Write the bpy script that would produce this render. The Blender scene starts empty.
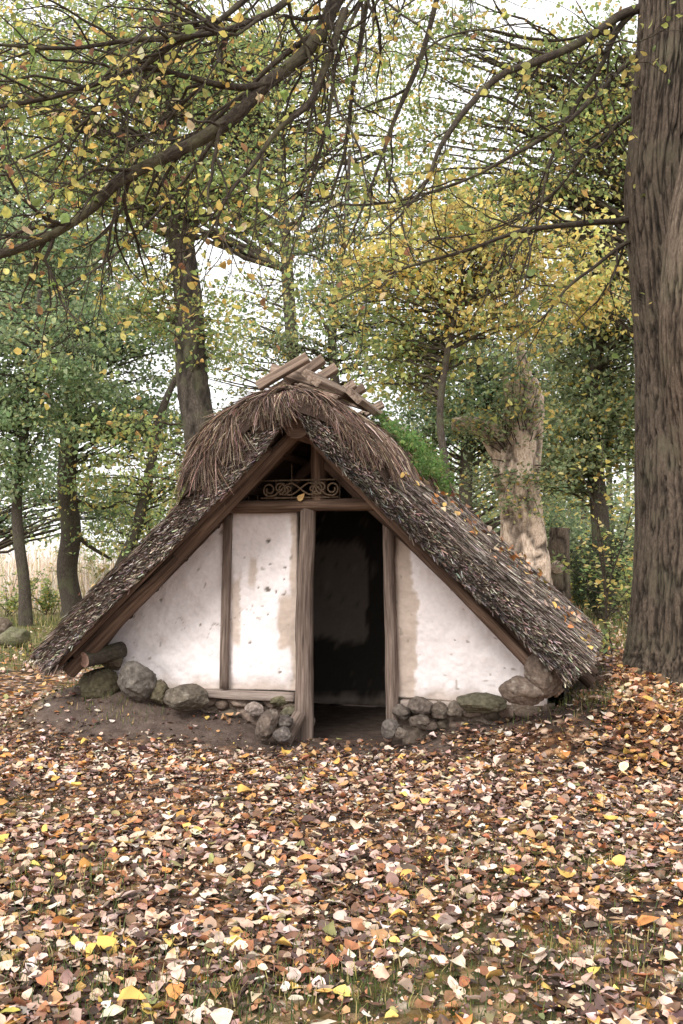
import bpy, bmesh, math, random
import numpy as np
from math import sin, cos, pi, radians, sqrt, atan2
from mathutils import Vector, Matrix

random.seed(11)
rng = np.random.default_rng(7)
C = bpy.context.scene.collection
SC = bpy.context.scene

# ------------------------------------------------------------------ camera measurements
F, CH, HY = 995.56, 1.36, 560.0          # focal length (px), camera height (m), horizon row
def W(px, py, Y):                         # a point of the place seen at (px,py) and standing Y metres away
    return np.array(((px - 341.5) / F * Y, Y, CH - (py - HY) / F * Y))
TH = radians(16.0); HO = (0.07, 7.5)      # the hut's turn and its threshold
def L2W(u, v, z):
    return np.array((HO[0] + u*cos(TH) + v*sin(TH), HO[1] - u*sin(TH) + v*cos(TH), z))
def U(px, py, v=0.0):                     # where a sight line meets the hut's plane v
    a = (px - 341.5) / F
    Y = (v + HO[0]*sin(TH) + HO[1]*cos(TH)) / (a*sin(TH) + cos(TH)); X = a*Y
    return ((X-HO[0])*cos(TH) - (Y-HO[1])*sin(TH), CH - (py-HY)/F*Y)
def W2L(x, y):
    dx, dy = x-HO[0], y-HO[1]
    return dx*cos(TH) - dy*sin(TH), dx*sin(TH) + dy*cos(TH)

# ------------------------------------------------------------------ noise
def _h(i, j, k, seed):
    n = (i*374761393 + j*668265263 + k*2147483647 + seed*974634777) & 0xffffffff
    n = ((n ^ (n >> 13)) * 1274126177) & 0xffffffff
    n = (n ^ (n >> 16)) & 0xffffffff
    return n / 4294967295.0
def vnoise(p, seed=0):
    p = np.asarray(p, float); i = np.floor(p).astype(np.int64); f = p - i
    f = f*f*(3-2*f); r = 0
    for a in (0,1):
        for b in (0,1):
            for c in (0,1):
                w = (f[...,0] if a else 1-f[...,0])*(f[...,1] if b else 1-f[...,1])*(f[...,2] if c else 1-f[...,2])
                r = r + w*_h(i[...,0]+a, i[...,1]+b, i[...,2]+c, seed)
    return r*2-1
def fbm(p, o=4, seed=0):
    p = np.asarray(p, float); r = 0; a = 1.0; s = 0
    for k in range(o):
        r = r + a*vnoise(p*(2.03**k) + 17.3*k, seed+k); s += a; a *= .5
    return r/s
def sstep(a, b, x):
    t = np.clip((np.asarray(x, float)-a)/(b-a), 0, 1); return t*t*(3-2*t)

def lin(*c):                              # sRGB 0..255 -> linear
    return tuple((x/255/12.92 if x/255 <= .04045 else ((x/255+.055)/1.055)**2.4) for x in c)

# ------------------------------------------------------------------ materials
def newmat(name):
    m = bpy.data.materials.new(name); m.use_nodes = True
    nt = m.node_tree; b = nt.nodes['Principled BSDF']
    b.inputs['Specular IOR Level'].default_value = .25
    return m, nt, b
def node(nt, t, **kw):
    n = nt.nodes.new(t)
    for k, v in kw.items(): setattr(n, k, v)
    return n
def ramp(nt, fac, stops):
    r = node(nt, 'ShaderNodeValToRGB'); e = r.color_ramp.elements
    while len(e) < len(stops): e.new(.5)
    for x, (p, c) in zip(e, stops): x.position = p; x.color = (*c, 1)
    nt.links.new(fac, r.inputs[0]); return r.outputs[0]
def mapped(nt, src, scale):
    mp = node(nt, 'ShaderNodeMapping'); mp.inputs['Scale'].default_value = scale
    nt.links.new(src, mp.inputs['Vector']); return mp.outputs[0]
def noise(nt, vec, scale, detail=6, rough=.6, dist=0):
    n = node(nt, 'ShaderNodeTexNoise'); n.inputs['Scale'].default_value = scale
    n.inputs['Detail'].default_value = detail; n.inputs['Roughness'].default_value = rough
    n.inputs['Distortion'].default_value = dist
    nt.links.new(vec, n.inputs['Vector']); return n.outputs[0]
def bump(nt, b, h, strength=.5, dist=.01):
    n = node(nt, 'ShaderNodeBump'); n.inputs['Strength'].default_value = strength; n.inputs['Distance'].default_value = dist
    nt.links.new(h, n.inputs['Height']); nt.links.new(n.outputs[0], b.inputs['Normal'])
def mulcol(nt, a, b_, fac=1.0, mode='MULTIPLY'):
    m = node(nt, 'ShaderNodeMix', data_type='RGBA', blend_type=mode)
    if isinstance(fac, float): m.inputs[0].default_value = fac
    else: nt.links.new(fac, m.inputs[0])
    for s, x in ((6, a), (7, b_)):
        if isinstance(x, tuple): m.inputs[s].default_value = (*x, 1)
        else: nt.links.new(x, m.inputs[s])
    return m.outputs[2]

def mat_leaf(name, trans=.35, rough=.55, spec=.3):
    m, nt, b = newmat(name)
    a = node(nt, 'ShaderNodeAttribute', attribute_name='Col')
    nt.links.new(a.outputs['Color'], b.inputs['Base Color'])
    b.inputs['Roughness'].default_value = rough; b.inputs['Specular IOR Level'].default_value = spec
    if trans > 0:
        t = node(nt, 'ShaderNodeBsdfTranslucent'); nt.links.new(a.outputs['Color'], t.inputs['Color'])
        x = node(nt, 'ShaderNodeMixShader'); x.inputs[0].default_value = trans
        nt.links.new(b.outputs[0], x.inputs[1]); nt.links.new(t.outputs[0], x.inputs[2])
        nt.links.new(x.outputs[0], nt.nodes['Material Output'].inputs['Surface'])
    return m
def mat_wood(name, c1, c2, c3, sc=1.0, rough=.85):   # grain runs along the 'tc' attribute's first axis
    m, nt, b = newmat(name)
    a = node(nt, 'ShaderNodeAttribute', attribute_name='tc')
    g = noise(nt, mapped(nt, a.outputs['Vector'], (2.2*sc, 45*sc, 45*sc)), 1.0, 7, .65, .4)
    big = noise(nt, mapped(nt, a.outputs['Vector'], (1.3*sc, 7*sc, 7*sc)), 1.0, 4, .6)
    col = ramp(nt, g, [(.28, c1), (.5, c2), (.72, c3)])
    col = mulcol(nt, col, ramp(nt, big, [(.3, (.55,.52,.5)), (.62, (1.1,1.08,1.05))]), .9)
    nt.links.new(col, b.inputs['Base Color']); b.inputs['Roughness'].default_value = rough
    bump(nt, b, g, .7, .012); return m
def mat_bark(name, c1, c2, c3, sc=1.0, moss=None, bs=.9):
    m, nt, b = newmat(name)
    a = node(nt, 'ShaderNodeAttribute', attribute_name='tc')
    g = noise(nt, mapped(nt, a.outputs['Vector'], (15*sc, 44*sc, 44*sc)), 1.0, 8, .72, .5)
    fine = noise(nt, a.outputs['Vector'], 60*sc, 6, .7)
    col = ramp(nt, g, [(.3, c1), (.5, c2), (.7, c3)])
    col = mulcol(nt, col, ramp(nt, fine, [(.25, (.6,.6,.6)), (.7, (1.2,1.2,1.2))]), .8)
    if moss:
        n2 = noise(nt, a.outputs['Vector'], 2.2*sc, 6, .65)
        f = ramp(nt, n2, [(.5, (0,0,0)), (.68, (.8,.8,.8))])
        col = mulcol(nt, col, moss, f, 'MIX')
    r = node(nt, 'ShaderNodeAttribute', attribute_name='Col')   # darker in the furrows, times each stem's painted tone
    col = mulcol(nt, col, r.outputs['Color'], 1.0)
    nt.links.new(col, b.inputs['Base Color']); b.inputs['Roughness'].default_value = .9
    bump(nt, b, g, bs, .015); return m
def mat_vcol(name, rough=.85, spec=.2, nsc=40, namp=.35, bs=.3, bd=.006):
    m, nt, b = newmat(name)
    a = node(nt, 'ShaderNodeAttribute', attribute_name='Col')
    tc = node(nt, 'ShaderNodeTexCoord')
    n = noise(nt, tc.outputs['Object'], nsc, 7, .65)
    lo, hi = 1-namp, 1+namp*.6
    col = mulcol(nt, a.outputs['Color'], ramp(nt, n, [(.3, (lo,lo,lo)), (.7, (hi,hi,hi))]), 1.0)
    nt.links.new(col, b.inputs['Base Color']); b.inputs['Roughness'].default_value = rough
    b.inputs['Specular IOR Level'].default_value = spec
    bump(nt, b, n, bs, bd); return m
def mat_straw(name):
    m, nt, b = newmat(name)
    a = node(nt, 'ShaderNodeAttribute', attribute_name='Col')
    nt.links.new(a.outputs['Color'], b.inputs['Base Color']); b.inputs['Roughness'].default_value = .8
    b.inputs['Specular IOR Level'].default_value = .15
    return m

M = {}
M['leaf'] = mat_leaf('tree_leaf', .58)
M['litter'] = mat_leaf('fallen_leaf', .12, .6, .25)
M['grassy'] = mat_leaf('grass_blade', .3)
M['straw'] = mat_straw('straw')
M['log'] = mat_wood('brown_log', lin(60,46,38), lin(106,86,73), lin(144,122,106))
M['post'] = mat_wood('grey_post', lin(70,60,54), lin(122,107,98), lin(158,143,134), 1.3)
M['darklog'] = mat_wood('dark_log', lin(46,37,31), lin(84,68,58), lin(116,97,84))
M['sill'] = mat_wood('limewashed_wood', lin(112,98,90), lin(160,146,138), lin(190,178,170), 1.2)
M['board'] = mat_wood('weathered_board', lin(70,58,50), lin(138,120,107), lin(182,165,150))
M['cut'] = mat_wood('cut_wood', lin(120,95,85), lin(165,135,122), lin(190,165,150), .8)
M['bigbark'] = mat_bark('furrowed_bark', lin(64,55,47), lin(98,85,73), lin(130,115,101), 1.1, lin(104,98,80))
M['bark'] = mat_bark('tree_bark', lin(46,40,35), lin(74,66,58), lin(102,93,84), 1.2, lin(88,90,66))
M['limbbark'] = mat_bark('limb_bark', lin(36,31,27), lin(66,57,49), lin(100,91,77), 1.8, lin(104,100,72), .9)
M['palebark'] = mat_bark('bare_deadwood', lin(130,110,94), lin(196,174,154), lin(228,212,196), .9)
M['rock'] = mat_vcol('boulder_stone', .9, .15, 30, .5, .9, .02)
M['plaster'] = mat_vcol('limewash_plaster', .9, .1, 34, .09, .6, .008)
M['thatchbase'] = mat_vcol('packed_thatch', .95, .05, 60, .5, 1.0, .02)

def mat_iron():
    m, nt, b = newmat('rusty_iron'); tc = node(nt, 'ShaderNodeTexCoord')
    n = noise(nt, tc.outputs['Object'], 60, 5)
    nt.links.new(ramp(nt, n, [(.3, lin(70,58,48)), (.7, lin(128,108,88))]), b.inputs['Base Color'])
    b.inputs['Roughness'].default_value = .7; b.inputs['Metallic'].default_value = .15; return m
M['iron'] = mat_iron()

def mat_ground():
    m, nt, b = newmat('leafy_soil'); tc = node(nt, 'ShaderNodeTexCoord'); P = tc.outputs['Object']
    at = node(nt, 'ShaderNodeAttribute', attribute_name='Col')     # r: bare trodden earth, g: grass, b: meadow
    sep = node(nt, 'ShaderNodeSeparateColor'); nt.links.new(at.outputs['Color'], sep.inputs[0])
    n1 = noise(nt, P, 9, 8, .7); n2 = noise(nt, P, 70, 6, .7)
    soil = mulcol(nt, ramp(nt, n1, [(.3, lin(44,36,31)), (.55, lin(74,60,51)), (.75, lin(96,79,67))]),
                  ramp(nt, n2, [(.25, (.5,.5,.5)), (.7, (1.3,1.3,1.3))]), 1.0)
    vo = node(nt, 'ShaderNodeTexVoronoi'); vo.inputs['Scale'].default_value = 16
    ds = noise(nt, P, 12, 3); 
    nt.links.new(P, vo.inputs['Vector'])
    s2 = node(nt, 'ShaderNodeSeparateColor'); nt.links.new(vo.outputs['Color'], s2.inputs[0])
    lv = ramp(nt, s2.outputs[0], [(0, lin(70,52,44)), (.22, lin(120,88,66)), (.42, lin(170,128,92)), (.6, lin(205,170,140)), (.78, lin(205,150,70)), (.92, lin(226,205,188))])
    lv = mulcol(nt, lv, ramp(nt, vo.outputs['Distance'], [(.25, (1,1,1)), (.62, (.35,.32,.3))]), 1.0)
    lmask = ramp(nt, s2.outputs[1], [(.32, (0,0,0)), (.36, (1,1,1))])
    col = mulcol(nt, soil, lv, lmask, 'MIX')
    dirt = mulcol(nt, ramp(nt, n1, [(.3, lin(76,64,57)), (.55, lin(104,90,82)), (.75, lin(128,112,103))]),
                  ramp(nt, n2, [(.25, (.65,.65,.65)), (.7, (1.2,1.2,1.2))]), 1.0)
    col = mulcol(nt, col, dirt, sep.outputs[0], 'MIX')
    gr = ramp(nt, n2, [(.3, lin(60,66,40)), (.5, lin(100,106,60)), (.7, lin(150,140,92))])
    col = mulcol(nt, col, gr, sep.outputs[1], 'MIX')
    me = ramp(nt, n1, [(.3, lin(150,130,105)), (.7, lin(196,178,152))])
    col = mulcol(nt, col, me, sep.outputs[2], 'MIX')
    nt.links.new(col, b.inputs['Base Color']); b.inputs['Roughness'].default_value = .95; b.inputs['Specular IOR Level'].default_value = .1
    bump(nt, b, n2, .8, .02); return m
M['ground'] = mat_ground()

# ------------------------------------------------------------------ mesh builders
class MB:
    """collects tubes, boxes and ribbons with colour and grain coordinates; build() links them as ONE mesh object"""
    def __init__(s): s.v=[]; s.f=[]; s.t=[]; s.c=[]; s.m=[]
    def add(s, V, Fc, T=None, col=(1,1,1), mi=0):
        o = len(s.v); s.v.extend(map(tuple, V)); s.t.extend(map(tuple, V if T is None else T))
        if isinstance(col, tuple): s.c.extend([col]*len(V))
        else: s.c.extend(map(tuple, col))
        s.f.extend([tuple(i+o for i in f) for f in Fc]); s.m.extend([mi]*len(Fc))
    def build(s, name, mats, parent=None, smooth=True, loc=None):
        me = bpy.data.meshes.new(name); me.from_pydata(s.v, [], s.f)
        return finish(me, name, mats, s.c, s.t, s.m, parent, smooth, loc)
def finish(me, name, mats, col=None, tc=None, mi=None, parent=None, smooth=True, loc=None):
    for m in (mats if isinstance(mats, (list, tuple)) else [mats]): me.materials.append(m)
    if col is not None:
        a = me.attributes.new('Col', 'FLOAT_COLOR', 'POINT'); c = np.ones((len(me.vertices), 4), np.float32)
        c[:, :3] = np.asarray(col, np.float32); a.data.foreach_set('color', c.ravel())
    if tc is not None:
        a = me.attributes.new('tc', 'FLOAT_VECTOR', 'POINT'); a.data.foreach_set('vector', np.asarray(tc, np.float32).ravel())
    if mi is not None and len(mi): me.polygons.foreach_set('material_index', np.asarray(mi, np.int32))
    me.polygons.foreach_set('use_smooth', np.full(len(me.polygons), smooth)); me.update()
    o = bpy.data.objects.new(name, me); C.objects.link(o)
    if parent: o.parent = parent
    if loc is not None: o.location = loc
    return o
def mesh_np(name, V, Fq, mats, col, parent=None, smooth=False, tc=None):
    """V (N,3); Fq list of (K,n) index arrays"""
    me = bpy.data.meshes.new(name); me.vertices.add(len(V)); me.vertices.foreach_set('co', np.asarray(V, np.float32).ravel())
    nl = sum(f.size for f in Fq); npo = sum(len(f) for f in Fq)
    me.loops.add(nl); me.polygons.add(npo)
    me.loops.foreach_set('vertex_index', np.concatenate([f.ravel() for f in Fq]).astype(np.int32))
    tot = np.concatenate([np.full(len(f), f.shape[1]) for f in Fq]); st = np.concatenate([[0], np.cumsum(tot)[:-1]])
    me.polygons.foreach_set('loop_start', st.astype(np.int32))
    me.update(calc_edges=True); me.validate()
    return finish(me, name, mats, col, tc, None, parent, smooth)
def frames(P):
    P = np.asarray(P, float); T = np.gradient(P, axis=0); T /= np.linalg.norm(T, axis=1)[:, None] + 1e-9
    n = np.cross(T[0], (0,0,1) if abs(T[0][2]) < .9 else (1,0,0)); n /= np.linalg.norm(n); N=[]
    for t in T:
        n = n - t*np.dot(n, t); n /= np.linalg.norm(n) + 1e-9; N.append(n)
    N = np.array(N); return T, N, np.cross(T, N)
def smooth_path(P, R, n):
    P = np.asarray(P, float); R = np.asarray(R, float)
    if len(R) != len(P): R = np.interp(np.linspace(0,1,len(P)), np.linspace(0,1,len(R)), R)
    d = np.r_[0, np.cumsum(np.linalg.norm(np.diff(P, axis=0), axis=1))]
    t = np.linspace(0, d[-1], n); k = len(P); out = []
    m = np.gradient(P, d, axis=0) if k > 2 else np.tile((P[-1]-P[0])/d[-1], (k,1))
    for x in t:
        i = min(max(np.searchsorted(d, x)-1, 0), k-2); h = d[i+1]-d[i]; s = (x-d[i])/h
        out.append((2*s**3-3*s*s+1)*P[i] + (s**3-2*s*s+s)*h*m[i] + (-2*s**3+3*s*s)*P[i+1] + (s**3-s*s)*h*m[i+1])
    return np.array(out), np.interp(t, d, R)
def tube(mb, P, R, k=6, col=(1,1,1), mi=0, cap=True, capmi=None, rough=0.0, seed=0):
    P = np.asarray(P, float); R = np.broadcast_to(np.asarray(R, float), (len(P),)); T, N, B = frames(P)
    a = np.arange(k)*2*pi/k; ring = np.cos(a)[None,:,None]*N[:,None,:] + np.sin(a)[None,:,None]*B[:,None,:]
    d = np.r_[0, np.cumsum(np.linalg.norm(np.diff(P, axis=0), axis=1))]; off = seed*3.7
    tc = np.stack([np.repeat(d[:,None]+off, k, 1), np.cos(a)[None]*R[:,None]+off*.31, np.sin(a)[None]*R[:,None]], -1)
    rr = np.repeat(R[:,None], k, 1)
    if rough: rr = rr*(1 + rough*fbm(tc*np.array((3.0, 14, 14)), 3, seed))
    V = (P[:,None,:] + ring*rr[...,None]).reshape(-1,3); n = len(P)
    Fc = [(i*k+j, i*k+(j+1)%k, (i+1)*k+(j+1)%k, (i+1)*k+j) for i in range(n-1) for j in range(k)]
    mb.add(V, Fc, tc.reshape(-1,3), col, mi)
    if cap:
        for i, rev in ((0, True), (n-1, False)):
            o = V[i*k:(i+1)*k]; cen = o.mean(0); vv = np.vstack([o, cen])
            fc = [((j+1)%k, j, k) if rev else (j, (j+1)%k, k) for j in range(k)]
            t2 = np.vstack([np.stack([o[:,0]*.2, o[:,1], o[:,2]], -1), cen])
            mb.add(vv, fc, t2, col, mi if capmi is None else capmi)
def log(mb, A, B, r0, r1=None, k=12, bend=.02, rough=.16, seed=0, n=14, capmi=None, mi=0):
    A = np.asarray(A, float); B = np.asarray(B, float); r1 = r0 if r1 is None else r1
    t = np.linspace(0,1,n); P = A + (B-A)*t[:,None]; L = np.linalg.norm(B-A)
    P = P + bend*L*.3*np.stack([fbm(np.c_[t*2.2, t*0+s*9.1, t*0+seed*1.7], 2, seed+s) for s in range(3)], 1)*np.sin(pi*t*.9+.2)[:,None]
    tube(mb, P, r0+(r1-r0)*t, k, mi=mi, capmi=capmi, rough=rough, seed=seed)
def plank(mb, A, B, wdir, w, th, seed=0, mi=0, n=10):
    """a weathered plank from A to B, w wide along wdir, th thick"""
    A = np.asarray(A, float); B = np.asarray(B, float); L = np.linalg.norm(B-A); d = (B-A)/L
    wd = np.asarray(wdir, float); wd = wd - d*np.dot(wd,d); wd /= np.linalg.norm(wd); nd = np.cross(d, wd)
    b = min(th, w)*.10
    prof = [(-w/2+b,-th/2),(w/2-b,-th/2),(w/2,-th/2+b),(w/2,th/2-b),(w/2-b,th/2),(-w/2+b,th/2),(-w/2,th/2-b),(-w/2,-th/2+b)]
    V=[];T=[]
    for i in range(n):
        t = i/(n-1); e = 1 + .08*float(vnoise(np.array([t*4, seed*3.1, 0.5]), 3))
        sh = .02*w*float(vnoise(np.array([t*5, seed*1.1, 7.5]), 5))*4; tw = nd*L*.012*sin(pi*t+seed)
        for (x,y) in prof:
            V.append(A+d*L*t+wd*(x*e+sh)+nd*y+tw); T.append((L*t+seed*2.3, x, y+seed))
    k = 8; Fc = [(i*k+j, i*k+(j+1)%k, (i+1)*k+(j+1)%k, (i+1)*k+j) for i in range(n-1) for j in range(k)]
    Fc += [tuple(range(k))[::-1], tuple((n-1)*k+j for j in range(k))]
    mb.add(V, Fc, T, (1,1,1), mi)

def tag(o, label=None, cat=None, group=None, kind=None):
    for k, x in (('label',label),('category',cat),('group',group),('kind',kind)):
        if x: o[k] = x
    return o
def thing(name, label, cat, loc=(0,0,0), rz=0, group=None):
    o = bpy.data.objects.new(name, None); C.objects.link(o); o.location = loc; o.rotation_euler = (0,0,rz)
    o.empty_display_size = .2
    return tag(o, label, cat, group)

# ------------------------------------------------------------------ ground
def gz(x, y):
    x = np.asarray(x, float); y = np.asarray(y, float)
    u, v = W2L(x, y)
    z = .03*fbm(np.stack([x*.35, y*.35, x*0], -1), 3, 4)*sstep(2, 6, y)
    z = z + .012*fbm(np.stack([x*2.3, y*2.3, x*0+3], -1), 3, 9)
    # earth banked up against the hut's sides, open at the door
    du = np.where(u < 0, np.abs(u)/1.0, np.abs(u)); 
    dv = np.clip(-v, 0, None)
    outl = np.clip(-u-2.25, 0, None); outr = np.clip(u-1.85, 0, None)
    bl = (.17*sstep(.45, 1.0, -u) + .17*sstep(1.1, 1.9, -u))*np.exp(-(dv/.55)**2)*np.exp(-(outl/.55)**2)
    br = (.16*sstep(.42, .9, u) + .2*sstep(1.0, 1.8, u))*np.exp(-(dv/.6)**2)*np.exp(-(outr/.9)**2)
    back = np.exp(-(np.clip(v-2.6,0,None)/1.2)**2)
    z = z + np.where(v > -3, (bl+br)*back, 0)
    rise = sstep(1.6, 3.4, x)*(.16*sstep(7.0, 9.0, y) + .016*np.clip(y-9, 0, 14))
    z = z + rise*(1-.6*sstep(30, 60, y))
    inside = (u > -1.9) & (u < 1.35) & (v > .02) & (v < 1.9)
    z = np.where(inside, -.02 + .008*fbm(np.stack([x*5, y*5, x*0], -1), 2, 5), z)
    return z
def axis(a, b, d, lo, hi, grow=1.18):
    core = list(np.arange(a, b+1e-6, d)); s = d; x = b
    while x < hi: s *= grow; x += s; core.append(x)
    s = d; x = a
    while x > lo: s *= grow; x -= s; core.insert(0, x)
    return np.array(core)
gx = axis(-4.2, 4.6, .06, -260, 260); gy = axis(2.2, 12.0, .06, -40, 420)
X, Yg = np.meshgrid(gx, gy); Z = gz(X, Yg)
def apron(x, y):                        # the bare trodden earth along the front of the hut
    u, v = W2L(x, y); n = .22*fbm(np.stack([x*1.6, y*1.6, x*0+8], -1), 3, 21)
    f = sstep(-1.05, -.55, v+n+.25*sstep(0,2,u)-.1)*sstep(-2.9, -2.35, u+n)*(1-sstep(.5, 1.2, u+n))
    f2 = sstep(-.42, -.15, v+n*.4)*sstep(-2.6,-2.3,u)*(1-sstep(1.6,2.0,u))
    ins = sstep(-.3, .1, v)*sstep(-2.2,-1.9,u)*(1-sstep(1.4,1.7,u))
    return np.clip(np.maximum(np.maximum(f, f2), ins), 0, 1)*(1-sstep(1.9,2.1,v))
def grassy(x, y):
    n = fbm(np.stack([x*1.1, y*1.1, x*0+2], -1), 4, 33)
    g = sstep(.15, .45, n)*.42
    g = np.maximum(g, sstep(11, 15, y + n*3)*(1-sstep(-1.0, 1.0, x))*.7)
    g = np.maximum(g, sstep(12, 16, y + n*3)*sstep(1.0, 3.0, x)*.75)
    return np.clip(g, 0, 1)*(1-apron(x,y))
def meadow(x, y): return sstep(22, 28, y + 3*fbm(np.stack([x*.2, y*.2, x*0], -1), 2, 3))*(1-sstep(-2, 6, x-y*.02))
ny, nx = X.shape; idx = np.arange(ny*nx).reshape(ny, nx)
q = np.stack([idx[:-1,:-1], idx[:-1,1:], idx[1:,1:], idx[1:,:-1]], -1).reshape(-1,4)
gcol = np.stack([apron(X,Yg), grassy(X,Yg), meadow(X,Yg)], -1).reshape(-1,3)
g = mesh_np('ground', np.stack([X,Yg,Z],-1).reshape(-1,3), [q], M['ground'], gcol, None, True)
tag(g, 'brown woodland soil under a carpet of fallen autumn leaves', 'ground', kind='structure')

# ------------------------------------------------------------------ leaves
def rot_from(nrm, ang):
    """(N,3,3) frames whose z is nrm, turned by ang about it"""
    n = nrm/np.linalg.norm(nrm, axis=1)[:,None]
    h = np.where(np.abs(n[:,2:3]) < .95, np.array([[0,0,1.0]]), np.array([[1.0,0,0]]))
    a = np.cross(h, n); a /= np.linalg.norm(a, axis=1)[:,None]; b = np.cross(n, a)
    c, s = np.cos(ang)[:,None], np.sin(ang)[:,None]
    return np.stack([a*c+b*s, -a*s+b*c, n], 2)
LEAF8 = np.array([(0,-.5,0),(0,-.3,0),(0,-.03,0),(0,.26,0),(0,.5,0),(-.25,-.34,0),(-.35,-.05,0),(-.21,.27,0),(.25,-.34,0),(.35,-.05,0),(.21,.27,0)])
LF3 = np.array([(0,8,1),(0,1,5),(3,10,4),(3,4,7)]); LF4 = np.array([(1,8,9,2),(2,9,10,3),(1,2,6,5),(2,3,7,6)])
LEAF4 = np.array([(0,-.5,0),(.30,-.2,0),(.26,.2,0),(0,.5,0),(-.26,.2,0),(-.30,-.2,0)]); LQ = np.array([(0,1,2,3),(0,3,4,5)])
def pal(colors, n, jit=.12):
    cols = np.array([c for c, w in colors]); w = np.array([w for c, w in colors], float)
    k = rng.choice(len(cols), n, p=w/w.sum()); c = cols[k]
    return np.clip(c*np.exp(rng.normal(0, jit, (n,1)))*np.exp(rng.normal(0, jit*.35, (n,3))), .003, .9)
def leaf_arrays(P, nrm, size, cols, detail=True, curl=.25, fold=.2, anchor=False):
    n = len(P); size = np.broadcast_to(size, (n,)); R = rot_from(nrm, rng.uniform(0, 2*pi, n))
    T = LEAF8 if detail else LEAF4; k = len(T)
    V = np.repeat(T[None], n, 0).copy()
    if detail: V[:, :, :2] += rng.normal(0, .022, (n,k,2))
    else: V[:, :, :2] += rng.normal(0, .04, (n,k,2))
    V[:,:,0] *= rng.uniform(.75, 1.25, (n,1))
    cu = rng.normal(0, curl, (n,1)); fo = rng.normal(.5, .6, (n,1))*fold*2
    V[:,:,2] += cu*(V[:,:,1]**2)*2 + fo*(.35*np.abs(V[:,:,0]) + 2.0*V[:,:,0]**2) + rng.normal(0, .022*curl*4, (n,k))
    if anchor: V[:,:,1] += .56
    V = np.einsum('nij,nkj->nki', R, V*size[:,None,None]) + P[:,None,:]
    o = (np.arange(n)*k)[:,None,None]
    fs = [(LF3[None]+o).reshape(-1,3), (LF4[None]+o).reshape(-1,4)] if detail else [(LQ[None]+o).reshape(-1,4)]
    cc = np.repeat(cols, k, 0)*np.exp(rng.normal(0, .17 if detail else .06, (n*k,1)))
    return V.reshape(-1,3), fs, np.clip(cc,.003,.88)
def leaf_mesh(name, P, nrm, size, cols, mat, parent=None, detail=True, curl=.25, fold=.2, off=None, anchor=False):
    P = np.asarray(P, float)
    if off is not None: P = P - np.asarray(off)
    V, fs, c = leaf_arrays(P, nrm, size, cols, detail, curl, fold, anchor)
    return mesh_np(name, V, fs, mat, c, parent, detail)
def up_normals(n, spread, bias=(0,0,1)):
    return rng.normal(0, spread, (n,3)) + np.array(bias)

LIT = [(lin(216,198,182),.15),(lin(210,184,162),.17),(lin(192,162,140),.16),(lin(194,150,108),.10),(lin(202,148,82),.045),(lin(210,178,100),.035),
       (lin(164,112,80),.11),(lin(124,92,74),.12),(lin(100,80,72),.10),(lin(150,124,114),.11),(lin(148,144,98),.015)]
LITD = [(lin(92,71,60),.38),(lin(66,52,45),.36),(lin(122,92,74),.2),(lin(146,104,76),.08)]
def scatter(n, y0, y1, marg=2.0):
    y = y0 + (y1-y0)*rng.random(n)**.85; hw = y*.345 + marg; return rng.uniform(-1, 1, n)*hw, y
parts = []
for (n, y0, y1, pl, s0, s1, zo, tilt) in ((46000, 2.3, 9.5, LITD, .026, .06, .004, .3), (37000, 2.3, 9.5, LIT, .028, .085, .012, .27),
                                          (20000, 9.0, 22.0, LIT, .05, .09, .014, .35)):
    x, y = scatter(n, y0, y1); ap = apron(x, y); u, v = W2L(x, y)
    cl = fbm(np.stack([x*1.4, y*1.4, x*0+5], -1), 3, 61)
    keep = rng.random(n) < (1-.90*ap)*np.clip(.66+1.5*cl,.2,1.2)*(1-.45*grassy(x,y))*(1-.8*sstep(14,22,y)*(x<2))
    keep &= ~((u > -1.95) & (u < 1.4) & (v > -.03) & (v < 2.0))
    x, y = x[keep], y[keep]; m = len(x); sz = s0 + (s1-s0)*rng.beta(2, 2.6, m)
    z = gz(x, y) + zo + rng.random(m)*.012*(1+sz*4)
    nr = up_normals(m, tilt); parts.append((np.stack([x,y,z],-1), nr, sz, pal(pl, m, .16)))
for (n, y0, y1, pl) in ((76000, 2.3, 8.5, LIT),):              # crumbled bits
    x, y = scatter(n, y0, y1); keep = (rng.random(n) < 1-.9*apron(x,y)) & ~((W2L(x,y)[0] > -1.95) & (W2L(x,y)[0] < 1.4) & (W2L(x,y)[1] > -.03) & (W2L(x,y)[1] < 2.0)); x, y = x[keep], y[keep]; m = len(x)
    bits = (np.stack([x,y,gz(x,y)+.006+rng.random(m)*.02],-1), up_normals(m,.5), rng.uniform(.008,.024,m), pal(LIT+LITD, m, .2))
x, y = scatter(70, 2.6, 7.2, .3); ok = (apron(x,y) < .3); x, y = x[ok], y[ok]; m = len(x)     # big pale maple leaves on top
parts.append((np.stack([x,y,gz(x,y)+.032],-1), up_normals(m,.22), rng.uniform(.075,.105,m), pal([(lin(212,192,174),.55),(lin(214,172,92),.25),(lin(200,140,80),.2)], m, .1)))
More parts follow.
